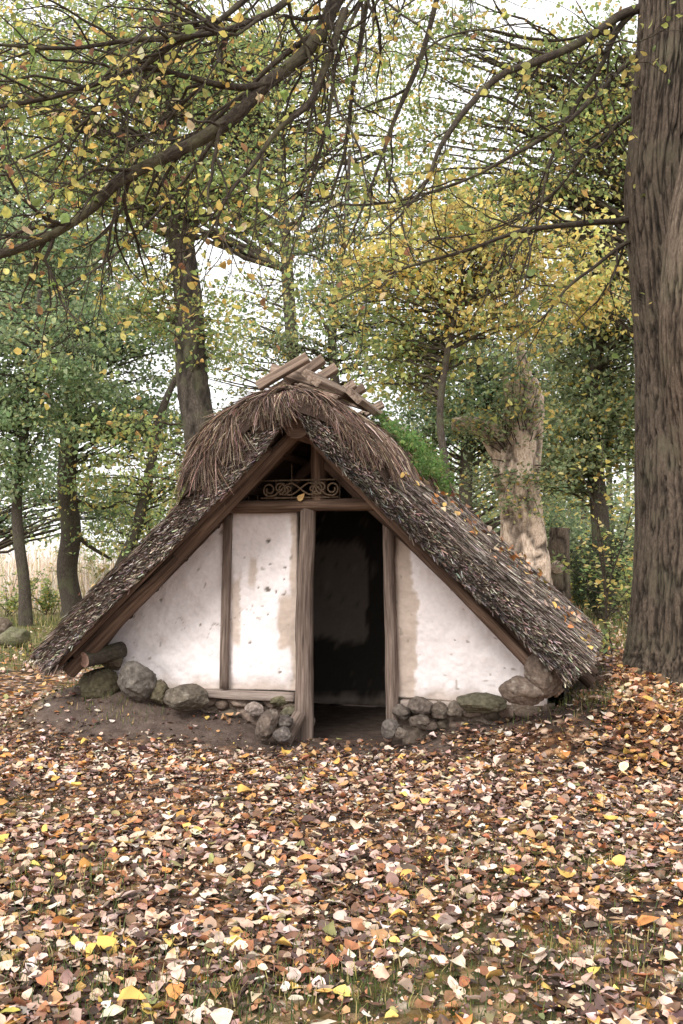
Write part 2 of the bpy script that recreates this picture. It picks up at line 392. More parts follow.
# leaves drifted on to the bank to the right of the hut
n = 2000; uu = rng.uniform(1.9, 3.2, n); vv = rng.uniform(-.9, 2.6, n); w = np.array([L2W(a,b,0) for a,b in zip(uu,vv)])
parts.append((np.stack([w[:,0],w[:,1],gz(w[:,0],w[:,1])+.02+rng.random(n)*.03],-1), up_normals(n,.4), rng.uniform(.045,.085,n),
              pal([(lin(190,140,92),.2),(lin(156,108,78),.22),(lin(212,184,152),.2),(lin(204,164,92),.1),(lin(104,76,60),.28)], n, .16)))
P = np.concatenate([p[0] for p in parts]); Nn = np.concatenate([p[1] for p in parts]); S = np.concatenate([p[2] for p in parts]); Cc = np.concatenate([p[3] for p in parts])
A1 = leaf_arrays(P, Nn, S, Cc, True, .34, .26); A2 = leaf_arrays(*bits, False, .3, .2); k0 = len(A1[0])
o = mesh_np('leaf_litter', np.vstack([A1[0],A2[0]]), A1[1]+[f+k0 for f in A2[1]], M['litter'], np.vstack([A1[2],A2[2]]), None, True)
tag(o, 'carpet of cream, orange and brown fallen leaves over the woodland floor', 'fallen leaves', kind='stuff')

def blades(name, pos, h, w, cols, lean=.35, mat=None, segs=2, parent=None):
    n = len(pos); az = rng.uniform(0, 2*pi, n); d = np.stack([np.cos(az), np.sin(az), np.zeros(n)], -1); s = np.stack([-np.sin(az), np.cos(az), np.zeros(n)], -1)
    h = np.broadcast_to(h, (n,)); ln = (rng.random(n)*lean)[:,None]*h[:,None]; V=[]
    w = np.broadcast_to(w, (n,))[:,None]
    for t in np.linspace(0, 1, segs+1):
        c = pos + d*ln*t**1.8 + np.array([0,0,1.0])*(h[:,None]*t*(1-.18*t*lean)); ww = w*(1-.85*t)
        V += [c - s*ww*.5, c + s*ww*.5]
    V = np.stack(V, 1); k = V.shape[1]; o_ = (np.arange(n)*k)[:,None,None]
    f = np.array([(2*i, 2*i+1, 2*i+3, 2*i+2) for i in range(segs)])
    return mesh_np(name, V.reshape(-1,3), [(f[None]+o_).reshape(-1,4)], mat or M['grassy'], np.repeat(cols, k, 0), parent, False)
# grass: tufts poking through the leaves
px_t = [(40,905,3),(30,965,3),(300,975,3),(175,985,3),(120,735,2),(60,705,3),(90,715,2),(185,705,1),(505,715,3),(530,712,3),(480,722,2),(600,752,4),(625,745,4),(640,820,2),(565,715,2),(120,880,2),
        (425,905,2),(560,870,2),(640,960,2),(355,975,2),(440,1000,2),(250,1000,2),(15,870,2),(75,985,2),(20,720,2),(660,740,3),(680,720,3),(470,850,2),(590,960,2)]
gp=[]; gh=[]
for px, py, k in px_t:
    Y = F*CH/(py-HY) if py > 712 else F*(CH-.15)/(py-HY)
    c = W(px, py, Y); n = 110*k
    q_ = rng.normal(0, .13+.03*k, (n,2)); xx, yy = c[0]+q_[:,0], c[1]+q_[:,1]; kk = ~((np.abs(W2L(xx,yy)[0]+.3) < 1.6) & (W2L(xx,yy)[1] > -.05)); xx, yy = xx[kk], yy[kk]
    gp.append(np.stack([xx, yy, gz(xx,yy)-.005],-1)); gh.append(rng.uniform(.03, .075+.02*(k>3), len(xx)))
x, y = scatter(30000, 2.4, 10, 1); kk = rng.random(len(x)) < .9*grassy(x,y)*(1-apron(x,y)); x, y = x[kk], y[kk]
gp.append(np.stack([x,y,gz(x,y)-.005],-1)); gh.append(rng.uniform(.02,.055,len(x)))
x, y = scatter(26000, 10, 30, 2); kk = rng.random(len(x)) < 1.2*grassy(x,y); x, y = x[kk], y[kk]
gp.append(np.stack([x,y,gz(x,y)-.005],-1)); gh.append(rng.uniform(.06,.2,len(x)))
gp = np.concatenate(gp); gh = np.concatenate(gh)
o = blades('grass', gp, gh, np.where(gp[:,1]>10, .014, .006), pal([(lin(88,100,52),.4),(lin(66,84,46),.3),(lin(140,136,76),.2),(lin(178,160,112),.15)], len(gp), .15), .7)
tag(o, 'thin green grass blades poking up through the fallen leaves', 'grass', kind='stuff')
# pale dry reeds of the open field beyond the left trees
n = 26000; x = rng.uniform(-32, -1, n); y = rng.uniform(27, 48, n)
kk = rng.random(n) < (.5+.9*fbm(np.stack([x*.25,y*.25,x*0],-1),3,77)+.3); x, y = x[kk], y[kk]; n = len(x)
hh = rng.uniform(.8, 3.4, n)*(.7+.6*fbm(np.stack([x*.3,y*.3,x*0+4],-1),2,78))
o = blades('dry_reeds', np.stack([x,y,gz(x,y)-.02],-1), hh, rng.uniform(.02,.05,n), pal([(lin(244,230,220),.45),(lin(226,204,186),.3),(lin(206,186,152),.2),(lin(170,168,120),.1)], n, .12), .75, M['grassy'], 3)
tag(o, 'tall pale dry reeds in the open field beyond the left trees', 'reeds', kind='stuff')

# ------------------------------------------------------------------ the hut
hut = thing('thatched_hut', 'low white plastered hut with steep thatched roof and dark open doorway', 'hut', (HO[0], HO[1], 0), -TH)
UA, ZA, SL = -.27, 2.62, .93
V0, V1 = -.6, 1.95
def top(u): return ZA - SL*abs(u-UA)
def topr(u):                                # rounded ridge
    d = np.abs(np.asarray(u, float)-UA); return ZA - SL*np.sqrt(d*d+.30**2) + .135*(1-.75*(d/.86)**2)
# --- plaster panels with stains and spalls
def wall_panel(name, u0, u1, zb, ztop, stains, spalls, v=0.0, th=.12, step=.013, tint=lin(238,230,229), parent=hut, edges=()):
    us = np.linspace(u0, u1, int((u1-u0)/step)+2); nr = int(1.4/step); V=[]; Cx=[]
    Ug=[]; Zg=[]
    for u in us:
        zt = ztop(u); zs = np.linspace(zb(u), max(zt, zb(u)+.01), nr); Ug.append(np.full(nr, u)); Zg.append(zs)
    Ug = np.array(Ug); Zg = np.array(Zg); q3 = np.stack([Ug, Zg, Ug*0], -1)
    n1 = fbm(q3*3.1, 4, 12); n2 = fbm(q3*11, 4, 13); n3 = fbm(q3*38, 3, 14)
    col = np.array(tint)[None,None]*(1 + .035*n1 + .045*n2 + .04*n3)[...,None]*np.ones(3)
    tan = np.array(lin(198,181,168)); mud = np.array(lin(128,112,100))
    dep = .020*n1 + .011*n2 + .004*n3 + .006*fbm(q3*np.array((5,1,17)),3,15)
    # fine dirt and hairline wear
    f = sstep(.38, .65, n2 + .5*n1)*.2; col = col*(1-f[...,None]) + tan*f[...,None]
    low = sstep(.13, .0, Zg-np.array([zb(u) for u in us])[:,None] + .07*n2); col = col*(1-.85*low[...,None]) + tan*.75*low[...,None]; dep = dep - .008*low
    for (a, b, c, d, s) in stains:         # (u0,u1,z0,z1,strength) worn strips where the limewash has come off
        e = .035; w_ = .03*fbm(q3*6, 4, int(a*100)+50) + .012*n3
        f = sstep(a-e*.35, a+e*.35, Ug+w_)*(1-sstep(b-e*.35, b+e*.35, Ug+w_*1.3))*sstep(c-e, c+e, Zg+w_*2)*(1-sstep(d-e, d+e, Zg+w_*2))*s
        col = col*(1-f[...,None]) + tan*(1+.1*n2[...,None])*f[...,None]; dep = dep - .005*f
    for (a, c, r) in spalls:
        d_ = np.hypot(Ug-a, (Zg-c)*1.2) + .5*r*fbm(q3*26, 3, 91); f = (1-sstep(r*.55, r*.9, d_))
        col = col*(1-f[...,None]) + np.array(lin(112,104,96))*f[...,None]; dep = dep - .012*f
    rs = sstep(.66, .72, fbm(q3*21, 2, 95) + .2*n1)*.7; col = col*(1-rs[...,None]) + np.array(lin(150,138,126))*rs[...,None]; dep = dep - .004*rs
    # drips and cracks
    ck = np.abs(fbm(q3*np.array((3.2,1.6,1)), 3, 44)); f = (1-sstep(.0, .010, ck))*sstep(-.05,.2,fbm(q3*2.0,2,45))*.75
    col = col*(1-f[...,None]) + mud*f[...,None]; dep = dep - .004*f
    A, B = Ug.shape; ii = np.arange(A*B).reshape(A,B)
    V = np.stack([Ug, v - dep, Zg], -1).reshape(-1,3)
    f1 = np.stack([ii[:-1,:-1], ii[1:,:-1], ii[1:,1:], ii[:-1,1:]], -1).reshape(-1,4)
    Vb = np.stack([Ug, np.full_like(Ug, v+th), Zg], -1).reshape(-1,3); f2 = f1[:, ::-1] + A*B
    rim = []
    ring = list(ii[:,0]) + list(ii[-1,1:]) + list(ii[::-1,-1][1:]) + list(ii[0,::-1][1:-1]); R_ = np.array(ring)
    f3 = np.stack([R_, R_+A*B, np.roll(R_,-1)+A*B, np.roll(R_,-1)], -1)
    return mesh_np(name, np.vstack([V,Vb]), [f1, f2, f3], M['plaster'], np.vstack([col.reshape(-1,3), np.tile(np.array(lin(62,54,48)),(A*B,1))]), parent, True)
def under(u): return top(u) - .235
def uz(px, py): return U(px, py)
def strip(x0, y0, x1, y1, s=1.0):
    a, d = uz(x0, y0); b, c = uz(x1, y1); return (a, b, c, d, s)
sp = [(*uz(x,y), r) for x,y,r in ((268,541,.028),(270,564,.013),(267,589,.028),(258,588,.013),(276,592,.012),(285,568,.018),(284,580,.01),(284,594,.012),(268,615,.012),(250,643,.02),(240,600,.01),(280,672,.012),(160,600,.014),(200,625,.01),(247,664,.01))]
wall_panel('plaster_panel', -2.08, -.43, lambda u: .345-.01*sin(u*3), lambda u: min(1.73, top(u)-.2),
           [strip(291,512,302,700), strip(279,596,300,652), strip(231,578,240,648,.9), strip(249,558,256,587,.8), strip(224,512,231,560,.6), strip(222,520,233,680,.35)], sp)
wall_panel('plaster_panel', 0.335, 1.45, lambda u: .325+.012*sin(u*4), lambda u: min(1.73, top(u)-.43),
           [strip(394,520,411,600), strip(394,590,417,696), strip(394,640,412,700,.8)], [(*uz(x,y), r) for x,y,r in ((470,590,.008),(505,668,.009),(430,560,.008),(455,640,.007))])
# back wall, seen dimly through the door
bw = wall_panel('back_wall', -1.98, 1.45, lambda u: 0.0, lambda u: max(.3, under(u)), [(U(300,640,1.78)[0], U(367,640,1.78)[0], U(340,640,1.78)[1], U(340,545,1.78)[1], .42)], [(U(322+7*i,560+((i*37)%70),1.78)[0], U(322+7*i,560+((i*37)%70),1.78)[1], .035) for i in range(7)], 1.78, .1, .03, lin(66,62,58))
# side walls under the eaves
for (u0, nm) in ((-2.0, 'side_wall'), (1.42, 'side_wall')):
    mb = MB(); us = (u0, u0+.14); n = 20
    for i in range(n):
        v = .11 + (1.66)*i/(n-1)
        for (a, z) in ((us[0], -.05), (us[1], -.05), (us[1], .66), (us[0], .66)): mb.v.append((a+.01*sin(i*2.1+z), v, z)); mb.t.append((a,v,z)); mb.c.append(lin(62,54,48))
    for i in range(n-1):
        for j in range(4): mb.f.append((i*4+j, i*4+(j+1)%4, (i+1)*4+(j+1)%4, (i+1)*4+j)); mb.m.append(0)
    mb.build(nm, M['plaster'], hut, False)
# --- timbers
def part(name, mat, fn, parent=hut, smooth=True):
    mb = MB(); fn(mb); return mb.build(name, mat, parent, smooth)
part('door_post', [M['post'], M['cut']], lambda m: (log(m, (-.345,-.075,-.04), (-.322,-.06,1.76), .074, .058, 18, .05, .24, 3, 34, 1)))
part('door_post', [M['post'], M['cut']], lambda m: (log(m, (.335,-.04,.12), (.295,-.03,1.74), .048, .045, 16, .05, .3, 8, 30, 1)))
part('brace_log', [M['post'], M['cut']], lambda m: (log(m, (-.42,-.32,.015), (-.36,-.15,.2), .062, .05, 12, .02, .15, 14, 8, 1)))
part('wall_stud', M['post'], lambda m: plank(m, (-1.01,-.028,.36), (-.985,-.028,1.72), (1,0,0), .062, .05, 4, 0, 22))
part('lintel', [M['log'], M['cut']], lambda m: log(m, (-1.19,-.07,1.765), (.30,-.075,1.775), .052, .047, 16, .02, .18, 21, 22, 1))
part('sill_beam', M['sill'], lambda m: plank(m, (-1.3,-.02,.315), (-.43,-.035,.318), (0,0,1), .062, .1, 6, 0, 16))
part('sill_beam', M['sill'], lambda m: plank(m, (.40,-.02,.295), (1.1,-.02,.30), (0,0,1), .06, .1, 9, 0, 14))
part('threshold', M['darklog'], lambda m: log(m, (-.28,-.10,-.01), (.33,-.06,.0), .03, .028, 10, .04, .2, 31, 12))
kp = part('king_post', [M['log'], M['cut']], lambda m: log(m, (-.235,-.05,1.80), (-.235,-.05,2.33), .062, .058, 14, .02, .15, 41, 12, 1))
part('ridge_beam', [M['log'], M['cut']], lambda m: log(m, (UA+.01,-.50,2.315), (UA,1.85,2.31), .095, .085, 16, .01, .12, 52, 12, 0))
# rafters
rl0, rl1 = U(300,428,-.35), U(70,672,-.35)
part('rafter', [M['log'], M['cut']], lambda m: log(m, (rl0[0],-.35,rl0[1]), (rl1[0],-.35,rl1[1]), .052, .058, 14, .03, .2, 61, 26, 1))
rr0, rr1 = U(300,426,-.35), U(560,694,-.35)
part('rafter', [M['log'], M['cut']], lambda m: log(m, (rr0[0],-.35,rr0[1]), (rr1[0],-.35,rr1[1]), .036, .042, 12, .03, .2, 71, 26, 1))
rs0 = U(276,446,-.12)
part('rafter', [M['darklog'], M['cut']], lambda m: log(m, (rs0[0]+.08,-.12,rs0[1]+.10), (U(94,652,-.12)[0],-.12,U(94,652,-.12)[1]), .038, .045, 12, .06, .25, 81, 22, 1))
for i, v in enumerate((.45, 1.05, 1.62)):
    for s in (-1, 1):
        part('rafter', M['darklog'], lambda m, s=s, v=v, i=i: log(m, (UA+s*.1, v, ZA-.40), (UA+s*2.02, v, top(UA+s*2.02)-.31), .045, .05, 10, .03, .2, 90+i+s, 16))
# purlins whose ends show beneath the left verge, and the two boards of the verge
for i, u in enumerate((-2.02, -1.85, -1.62, -1.36, -1.08, -.8, -.52)):
    part('purlin', [M['darklog'], M['cut']], lambda m, u=u, i=i: log(m, (u, -.50+.04*((i*5)%3), top(u)-.225), (u+.02, 1.85, top(u)-.235), .034+.006*((i*3)%3), .034, 10, .02, .2, 110+i, 10, 0))
for i, u in enumerate((.1, .45, .8, 1.1, 1.36)):
    part('purlin', [M['darklog'], M['cut']], lambda m, u=u, i=i: log(m, (u, -.38, top(u)-.265), (u-.02, 1.85, top(u)-.265), .03, .03, 10, .02, .2, 130+i, 8, 0))
part('verge_board', M['darklog'], lambda m: plank(m, (-.45,-.52,top(-.45)-.215), (-2.26,-.52,top(-2.26)-.215), (0,0,1), .07, .04, 12, 0, 24))
part('verge_board', M['log'], lambda m: plank(m, (-.5,-.44,top(-.5)-.255), (-2.2,-.45,top(-2.2)-.265), (0,0,1), .05, .035, 15, 0, 24))
part('tie_pole', M['darklog'], lambda m: log(m, (-2.1,-.40,top(-2.1)-.30), (-1.25,-.40,top(-1.25)-.33), .03, .026, 9, .1, .3, 17, 16))
for s_, e_ in ((-1,-1.9),(1,1.5)):
    part('gable_board', M['darklog'], lambda m: plank(m, (UA+s_*.12,-.03,top(UA+s_*.12)-(.33 if s_>0 else .17)), (e_,-.03,top(e_)-(.33 if s_>0 else .17)), (0,0,1), .25 if s_>0 else .13, .05, 44+s_, 0, 30))
part('tie_pole', M['darklog'], lambda m: log(m, (-2.12,-.30,top(-2.12)-.275), (-.62,-.30,top(-.62)-.285), .038, .032, 10, .12, .35, 18, 30))
# iron bars and scrollwork in the gable
for i, x in enumerate((249,258,267,276.5,292,316,327,340,353,362,369)):
    u, z = U(x, 505); zt = top(u)-.34
    part('window_bar', M['iron'], lambda m, u=u, zt=zt: tube(m, [(u,-.01,1.80),(u+.003,-.01,(1.8+zt)/2),(u,-.01,max(zt,1.86))], .0055, 6))
def scroll(m):
    cu, cz = U(302, 489, -.09); k = .0073
    def P(pts): return [(cu+x*k, -.125-(.006 if j_ else 0), cz-y*k) for x, y in pts]
    j_ = 0
    def spiral(cx, cy, r, a0, turns, sgn): return [(cx+r*(1-.62*t)*cos(a0+sgn*t*turns*2*pi), cy+r*(1-.62*t)*sin(a0+sgn*t*turns*2*pi)) for t in np.linspace(0,1,26)]
    for s in (-1, 1):
        pth = [(s*2,-4.5),(s*7,-3),(s*13,3),(s*19,6),(s*25,6)] ; j_ = 0
        q1 = [(0,0)] + [(s*x_, 6*sin(x_/11*1.7)) for x_ in np.linspace(2, 26, 16)]
        for curve in (spiral(s*34, .5, 7.0, pi*(.5), 1.35, -s), [(s*34,7.5),(s*28,6.5),(s*22,2),(s*15,-4.5),(s*9,-6),(s*4,-3),(0,0),(-s*4,3.2),(-s*9,6),(-s*14,6.2)],
                      spiral(s*17.5, 1, 6.5, -pi/2, 1.3, s), spiral(s*22.5, -1, 6.5, pi/2, 1.2, s), spiral(s*13, 0.5, 4.2, pi/2, 1.1, -s)):
            pp = np.array(P(curve)); pp[:,1] += rng.normal(0,.001); tube(m, pp, .0075, 6); j_ = 1-j_
    for s in (-1, 1): plank(m, (cu-44*k,-.112,cz+s*9*k), (cu+40*k,-.112,cz+s*9*k), (0,0,1), .012, .008, 3, 0, 6)
part('iron_scrollwork', M['iron'], scroll)

# --- thatch
def ribbons(roots, dirs, side, L, w, cols, bend=None, segs=2, taper=.5):
    n = len(roots); L = np.broadcast_to(L,(n,))[:,None]; w = np.broadcast_to(w,(n,))[:,None]; V=[]
    for t in np.linspace(0,1,segs+1):
        c = roots + dirs*L*t + (0 if bend is None else bend*(L*t*t))
        ww = w*(1-(1-taper)*t); V += [c-side*ww*.5, c+side*ww*.5]
    V = np.stack(V,1); k = V.shape[1]; o_ = (np.arange(n)*k)[:,None,None]
    f = np.array([(2*i,2*i+1,2*i+3,2*i+2) for i in range(segs)])
    return V.reshape(-1,3), [(f[None]+o_).reshape(-1,4)], np.repeat(cols,k,0)
STRAW = [(lin(100,89,81),.28),(lin(134,121,111),.27),(lin(168,153,141),.19),(lin(204,190,177),.11),(lin(60,51,45),.25)]
def unit(a): return a/(np.linalg.norm(a,axis=-1,keepdims=True)+1e-9)
def thatch(s, ulen, nm):
    """one slope; s=-1 left, +1 right. base slab + straws in one mesh"""
    dn = np.array((s, 0, -SL))/sqrt(1+SL*SL); nr = np.array((s*SL, 0, 1))/sqrt(1+SL*SL)
    Ls = ulen*sqrt(1+SL*SL); th = .165
    na, nb = 60, 56
    def surf(a, b, c):                      # a: metres down the slope, b: 0..1 front to back, c: 0 top, 1 bottom
        vv = V0 + (V1-V0)*b
        p = np.stack([a, vv, a*0+s*7], -1)
        bul = .022*fbm(p*np.array((2.2,2.2,1)),3,5) + .014*fbm(p*9,2,6)
        edge = sstep(0,.05,b)*sstep(0,.05,1-b)*sstep(0,.10,(Ls-a))      # eased rims
        h = np.where(c==0, bul - .055*(1-edge), -th*(.45+.55*sstep(.0,.6,a)))
        rid = np.sqrt(a*a+.01)-a
        base = np.array((UA,0,ZA)) + dn*np.asarray(a)[...,None] + nr*(np.asarray(h)-rid*.8)[...,None]
        base[...,1] += vv + .015*fbm(p*np.array((5,0,1)),2,8)*(b<.01)
        return base
    aa = np.linspace(.0, Ls, na); bb = np.linspace(0,1,nb); A,B = np.meshgrid(aa,bb,indexing='ij')
    Vt = surf(A,B,0); Vb_ = surf(A,B,1); ii = np.arange(na*nb).reshape(na,nb); o_ = na*nb
    f = np.stack([ii[:-1,:-1],ii[1:,:-1],ii[1:,1:],ii[:-1,1:]],-1).reshape(-1,4)
    ring = np.array(list(ii[:,0])+list(ii[-1,1:])+list(ii[::-1,-1][1:])+list(ii[0,::-1][1:-1]))
    fr = np.stack([ring, ring+o_, np.roll(ring,-1)+o_, np.roll(ring,-1)],-1)
    Vs=[np.vstack([Vt.reshape(-1,3),Vb_.reshape(-1,3)])]; Fs=[f, f[:,::-1]+o_, fr]; Cs=[np.tile(np.array(lin(58,47,41)),(2*o_,1))*np.exp(rng.normal(0,.2,(2*o_,1)))]
    cnt = 2*o_
    def addr(r):
        nonlocal cnt
        Vs.append(r[0]); Fs.extend([x+cnt for x in r[1]]); Cs.append(r[2]); cnt += len(r[0])
    # straws lying down the slope, tips lifted a little
    n = 62000 if s > 0 else 26000
    a = Ls*np.sqrt(rng.random(n))*.985 if False else rng.uniform(.1, Ls-.03, n); b = rng.random(n)**(1.25 if s>0 else 1.6)
    root = surf(a,b,np.zeros(n)) + nr*rng.uniform(-.012,.016,n)[:,None]
    d = unit(dn + nr*rng.normal(.035,.05,n)[:,None] + np.array((0,1,0))*rng.normal(-.10,.16,n)[:,None])
    sd = unit(np.cross(d, nr) + nr*rng.normal(0,.5,n)[:,None])
    cl = fbm(np.stack([a*5, b*14, a*0],-1),3,66)
    cols = pal(STRAW,n,.2)*np.exp(.38*cl)[:,None]
    addr(ribbons(root,d,sd,rng.uniform(.04,.15,n),rng.uniform(.004,.0085,n),cols,None,1,.7))
    # cut ends on the front verge, pointing outwards and down
    n = 20000
    a = rng.uniform(.1, Ls, n); c = rng.random(n); root = surf(a,np.zeros(n),np.zeros(n)) - nr*(th*c*.98*(.35+.65*sstep(.0,.6,a)))[:,None] + np.array((0,1,0))*rng.uniform(.0,.05,n)[:,None]
    d = unit(dn*rng.uniform(.5,1.2,n)[:,None] + np.array((0,-1,0))*rng.uniform(.05,.6,n)[:,None] + nr*rng.normal(.12,.22,n)[:,None])
    sd = unit(np.cross(d, rng.normal(0,1,(n,3))))
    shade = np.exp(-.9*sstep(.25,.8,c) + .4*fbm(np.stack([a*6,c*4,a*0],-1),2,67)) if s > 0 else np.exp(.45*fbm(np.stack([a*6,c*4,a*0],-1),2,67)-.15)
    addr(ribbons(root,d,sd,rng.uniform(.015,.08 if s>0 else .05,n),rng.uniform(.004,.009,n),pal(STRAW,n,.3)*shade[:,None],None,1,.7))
    # the eave's blunt cut
    n = 11000
    b = rng.random(n); c = rng.random(n); root = surf(np.full(n,Ls-.03),b,np.zeros(n)) - nr*(th*c)[:,None] + dn*rng.uniform(-.03,.03,n)[:,None]
    d = unit(dn + np.array((0,1,0))*rng.normal(-.05,.25,n)[:,None] + nr*rng.normal(-.2,.25,n)[:,None]); sd = unit(np.cross(d, rng.normal(0,1,(n,3))))
    addr(ribbons(root,d,sd,rng.uniform(.03,.09,n),rng.uniform(.004,.009,n),pal(STRAW,n,.25),None,1,.7))
    # loose ends under the soffit edge
    return mesh_np(nm, np.vstack(Vs), Fs, M['straw'], np.vstack(Cs), hut, False)
thatch(-1, 2.09, 'thatch_slope'); thatch(1, 2.02, 'thatch_slope')
HD=np.array((-.86,-.82,-.76,-.68,-.54,-.30,0,.22,.40,.54,.66,.74)); HZ=np.array((1.90,2.02,2.16,2.28,2.40,2.52,2.585,2.51,2.40,2.27,2.11,1.97))
def ridge_cap():
    prof = np.linspace(-.85, .73, 60); vs = np.linspace(V0-.04, V1+.02, 48)
    def zt(d): return np.interp(d, HD, HZ)
    def pt(d, v, h):                       # d: metres across (signed) from the ridge, h above the hood's skin
        sl = (zt(d+.05)-zt(d-.05))/.1
        n_ = np.stack([-sl, sl*0, sl*0+1],-1); n_ /= np.linalg.norm(n_,axis=-1)[...,None]
        sag = -.03*np.sin((v-V0)*2.1)**2*(1-.5*np.abs(d))
        return np.stack([UA+d, v+0*d, zt(d)+sag],-1) + n_*np.asarray(h)[...,None]
    D,Vv = np.meshgrid(prof,vs,indexing='ij'); q3=np.stack([D,Vv,D*0],-1)
    hh = .03*fbm(q3*4,3,71) - .02; fr = sstep(0,.14,Vv-V0+.04); hh = hh - .06*(1-fr)
    Vt = pt(D,Vv,hh); Vb_ = pt(D,Vv,0*D); Vb_[...,2] = np.minimum(ZA-SL*np.abs(D)-.05, zt(D)-.17); na,nb = D.shape; ii=np.arange(na*nb).reshape(na,nb); o_=na*nb
    f = np.stack([ii[:-1,:-1],ii[1:,:-1],ii[1:,1:],ii[:-1,1:]],-1).reshape(-1,4)
    ring = np.array(list(ii[:,0])+list(ii[-1,1:])+list(ii[::-1,-1][1:])+list(ii[0,::-1][1:-1])); frr = np.stack([ring,ring+o_,np.roll(ring,-1)+o_,np.roll(ring,-1)],-1)
    Vs=[np.vstack([Vt.reshape(-1,3),Vb_.reshape(-1,3)])]; Fs=[f,f[:,::-1]+o_,frr]; Cs=[np.tile(np.array(lin(64,52,45)),(2*o_,1))]; cnt=2*o_
    HEA=[(lin(96,79,69),.33),(lin(126,106,93),.3),(lin(156,135,119),.2),(lin(62,50,44),.24),(lin(186,165,147),.09)]
    def go(d, v, h, dirs, L, w, bend, segs=4):
        nonlocal cnt
        r = pt(d,v,h); n=len(d); sd = unit(np.cross(dirs, rng.normal(0,1,(n,3)))); a_ = ribbons(r,dirs,sd,L,w,pal(HEA,n,.25)*np.exp(.3*fbm(np.stack([d*7,v*7,d*0],-1),2,72))[:,None],bend,segs,.3)
        Vs.append(a_[0]); Fs.extend([x+cnt for x in a_[1]]); Cs.append(a_[2]); cnt += len(a_[0])
    n=17000                                # lying over both sides
    d = rng.uniform(-.83,.71,n); v = V0 + (V1-V0)*rng.random(n)**1.5; sg = np.sign(d); sl=(zt(d+.05)-zt(d-.05))/.1
    dr = unit(np.stack([sg, rng.normal(-.1,.35,n), sl*sg+rng.normal(-.02,.12,n)],-1))
    go(d,v,-.01+.035*rng.random(n),dr,rng.uniform(.08,.24,n),rng.uniform(.0035,.008,n),np.stack([np.zeros(n),np.zeros(n),-rng.uniform(0,.7,n)],-1),4)
    n=15000                                # ragged front: tufts hanging over the gable
    d = rng.uniform(-.81,.70,n); c = rng.random(n)**1.3; v = V0-.04+rng.uniform(0,.09,n); tuft = fbm(np.stack([d*11,d*0,d*0],-1),3,73)*1.3
    sg = np.clip(d/.35,-1,1)
    dr = unit(np.stack([sg*.6+rng.normal(0,.34,n)+.7*tuft, rng.normal(-.3,.2,n), -.75+rng.normal(0,.2,n)],-1))
    Lf = rng.uniform(.03,.12,n)*(1+1.7*tuft)*(.55+.8*np.abs(d))
    thick = zt(d)-np.minimum(ZA-SL*np.abs(d)-.05, zt(d)-.17)
    go(d,v,-.03-c*np.clip(thick*.45,.05,.16)*(.6+.4*sstep(.1,.4,np.abs(d))),dr,np.clip(Lf,.03,.24),rng.uniform(.0035,.0075,n),np.stack([rng.normal(0,.2,n)+.3*tuft,rng.normal(0,.12,n),-rng.uniform(.1,.8,n)],-1),5)
    n=4500                                 # lower skirt
    sg = rng.choice((-1,1),n); d = np.where(sg<0,-rng.uniform(.74,.85,n),rng.uniform(.62,.73,n)); v = V0 + (V1-V0)*rng.random(n)
    dr = unit(np.stack([sg*(.45+rng.normal(0,.15,n)), rng.normal(0,.25,n), -.75+rng.normal(0,.15,n)],-1))
    go(d,v,-.03+.03*rng.random(n),dr,rng.uniform(.04,.14,n),rng.uniform(.0035,.007,n),np.stack([np.zeros(n),np.zeros(n),-rng.uniform(0,.5,n)],-1),4)
    return mesh_np('ridge_cap', np.vstack(Vs), Fs, M['straw'], np.vstack(Cs), hut, False)
ridge_cap()
# --- ridge boards and crossed riders
part('ridge_board', M['board'], lambda m: plank(m, (UA+.12,-.50,2.655), (UA+.16,1.76,2.63), (.7,0,-.6), .16, .055, 3, 0, 24), smooth=False)
part('ridge_board', M['board'], lambda m: plank(m, (UA+.28,.0,2.58), (UA+.31,1.82,2.545), (.66,0,-.66), .14, .05, 5, 0, 20), smooth=False)
part('ridge_board', M['board'], lambda m: plank(m, (UA-.16,-.42,2.60), (UA-.16,1.70,2.58), (-.8,0,-.4), .13, .05, 7, 0, 20), smooth=False)
for i, (v, d0, z0, d1, z1, w) in enumerate(((-.41,-.30,2.61,.05,2.83,.085),(-.12,-.24,2.64,.08,2.87,.10),(.13,-.22,2.65,.11,2.85,.10),(.72,-.22,2.62,.10,2.82,.10),(.92,-.22,2.62,.13,2.82,.11),(1.62,-.22,2.60,.12,2.79,.10))):
    part('ridge_rider', M['board'], lambda m: plank(m, (UA+d0,v-.05,z0), (UA+d1,v+.03,z1), (0,1,.1), w, .065, 20+i, 0, 9), smooth=False)
part('ridge_rider', M['board'], lambda m: plank(m, (UA+.10,-.30,2.66), (UA-.27,-.22,2.78), (0,1,0), .09, .07, 33, 0, 9), smooth=False)
part('ridge_rider', M['board'], lambda m: plank(m, (UA+.18,.82,2.63), (UA-.2,.84,2.76), (0,1,0), .09, .06, 35, 0, 9), smooth=False)

def on_hut(name, label, cat, group=None, kind=None): 
    pass
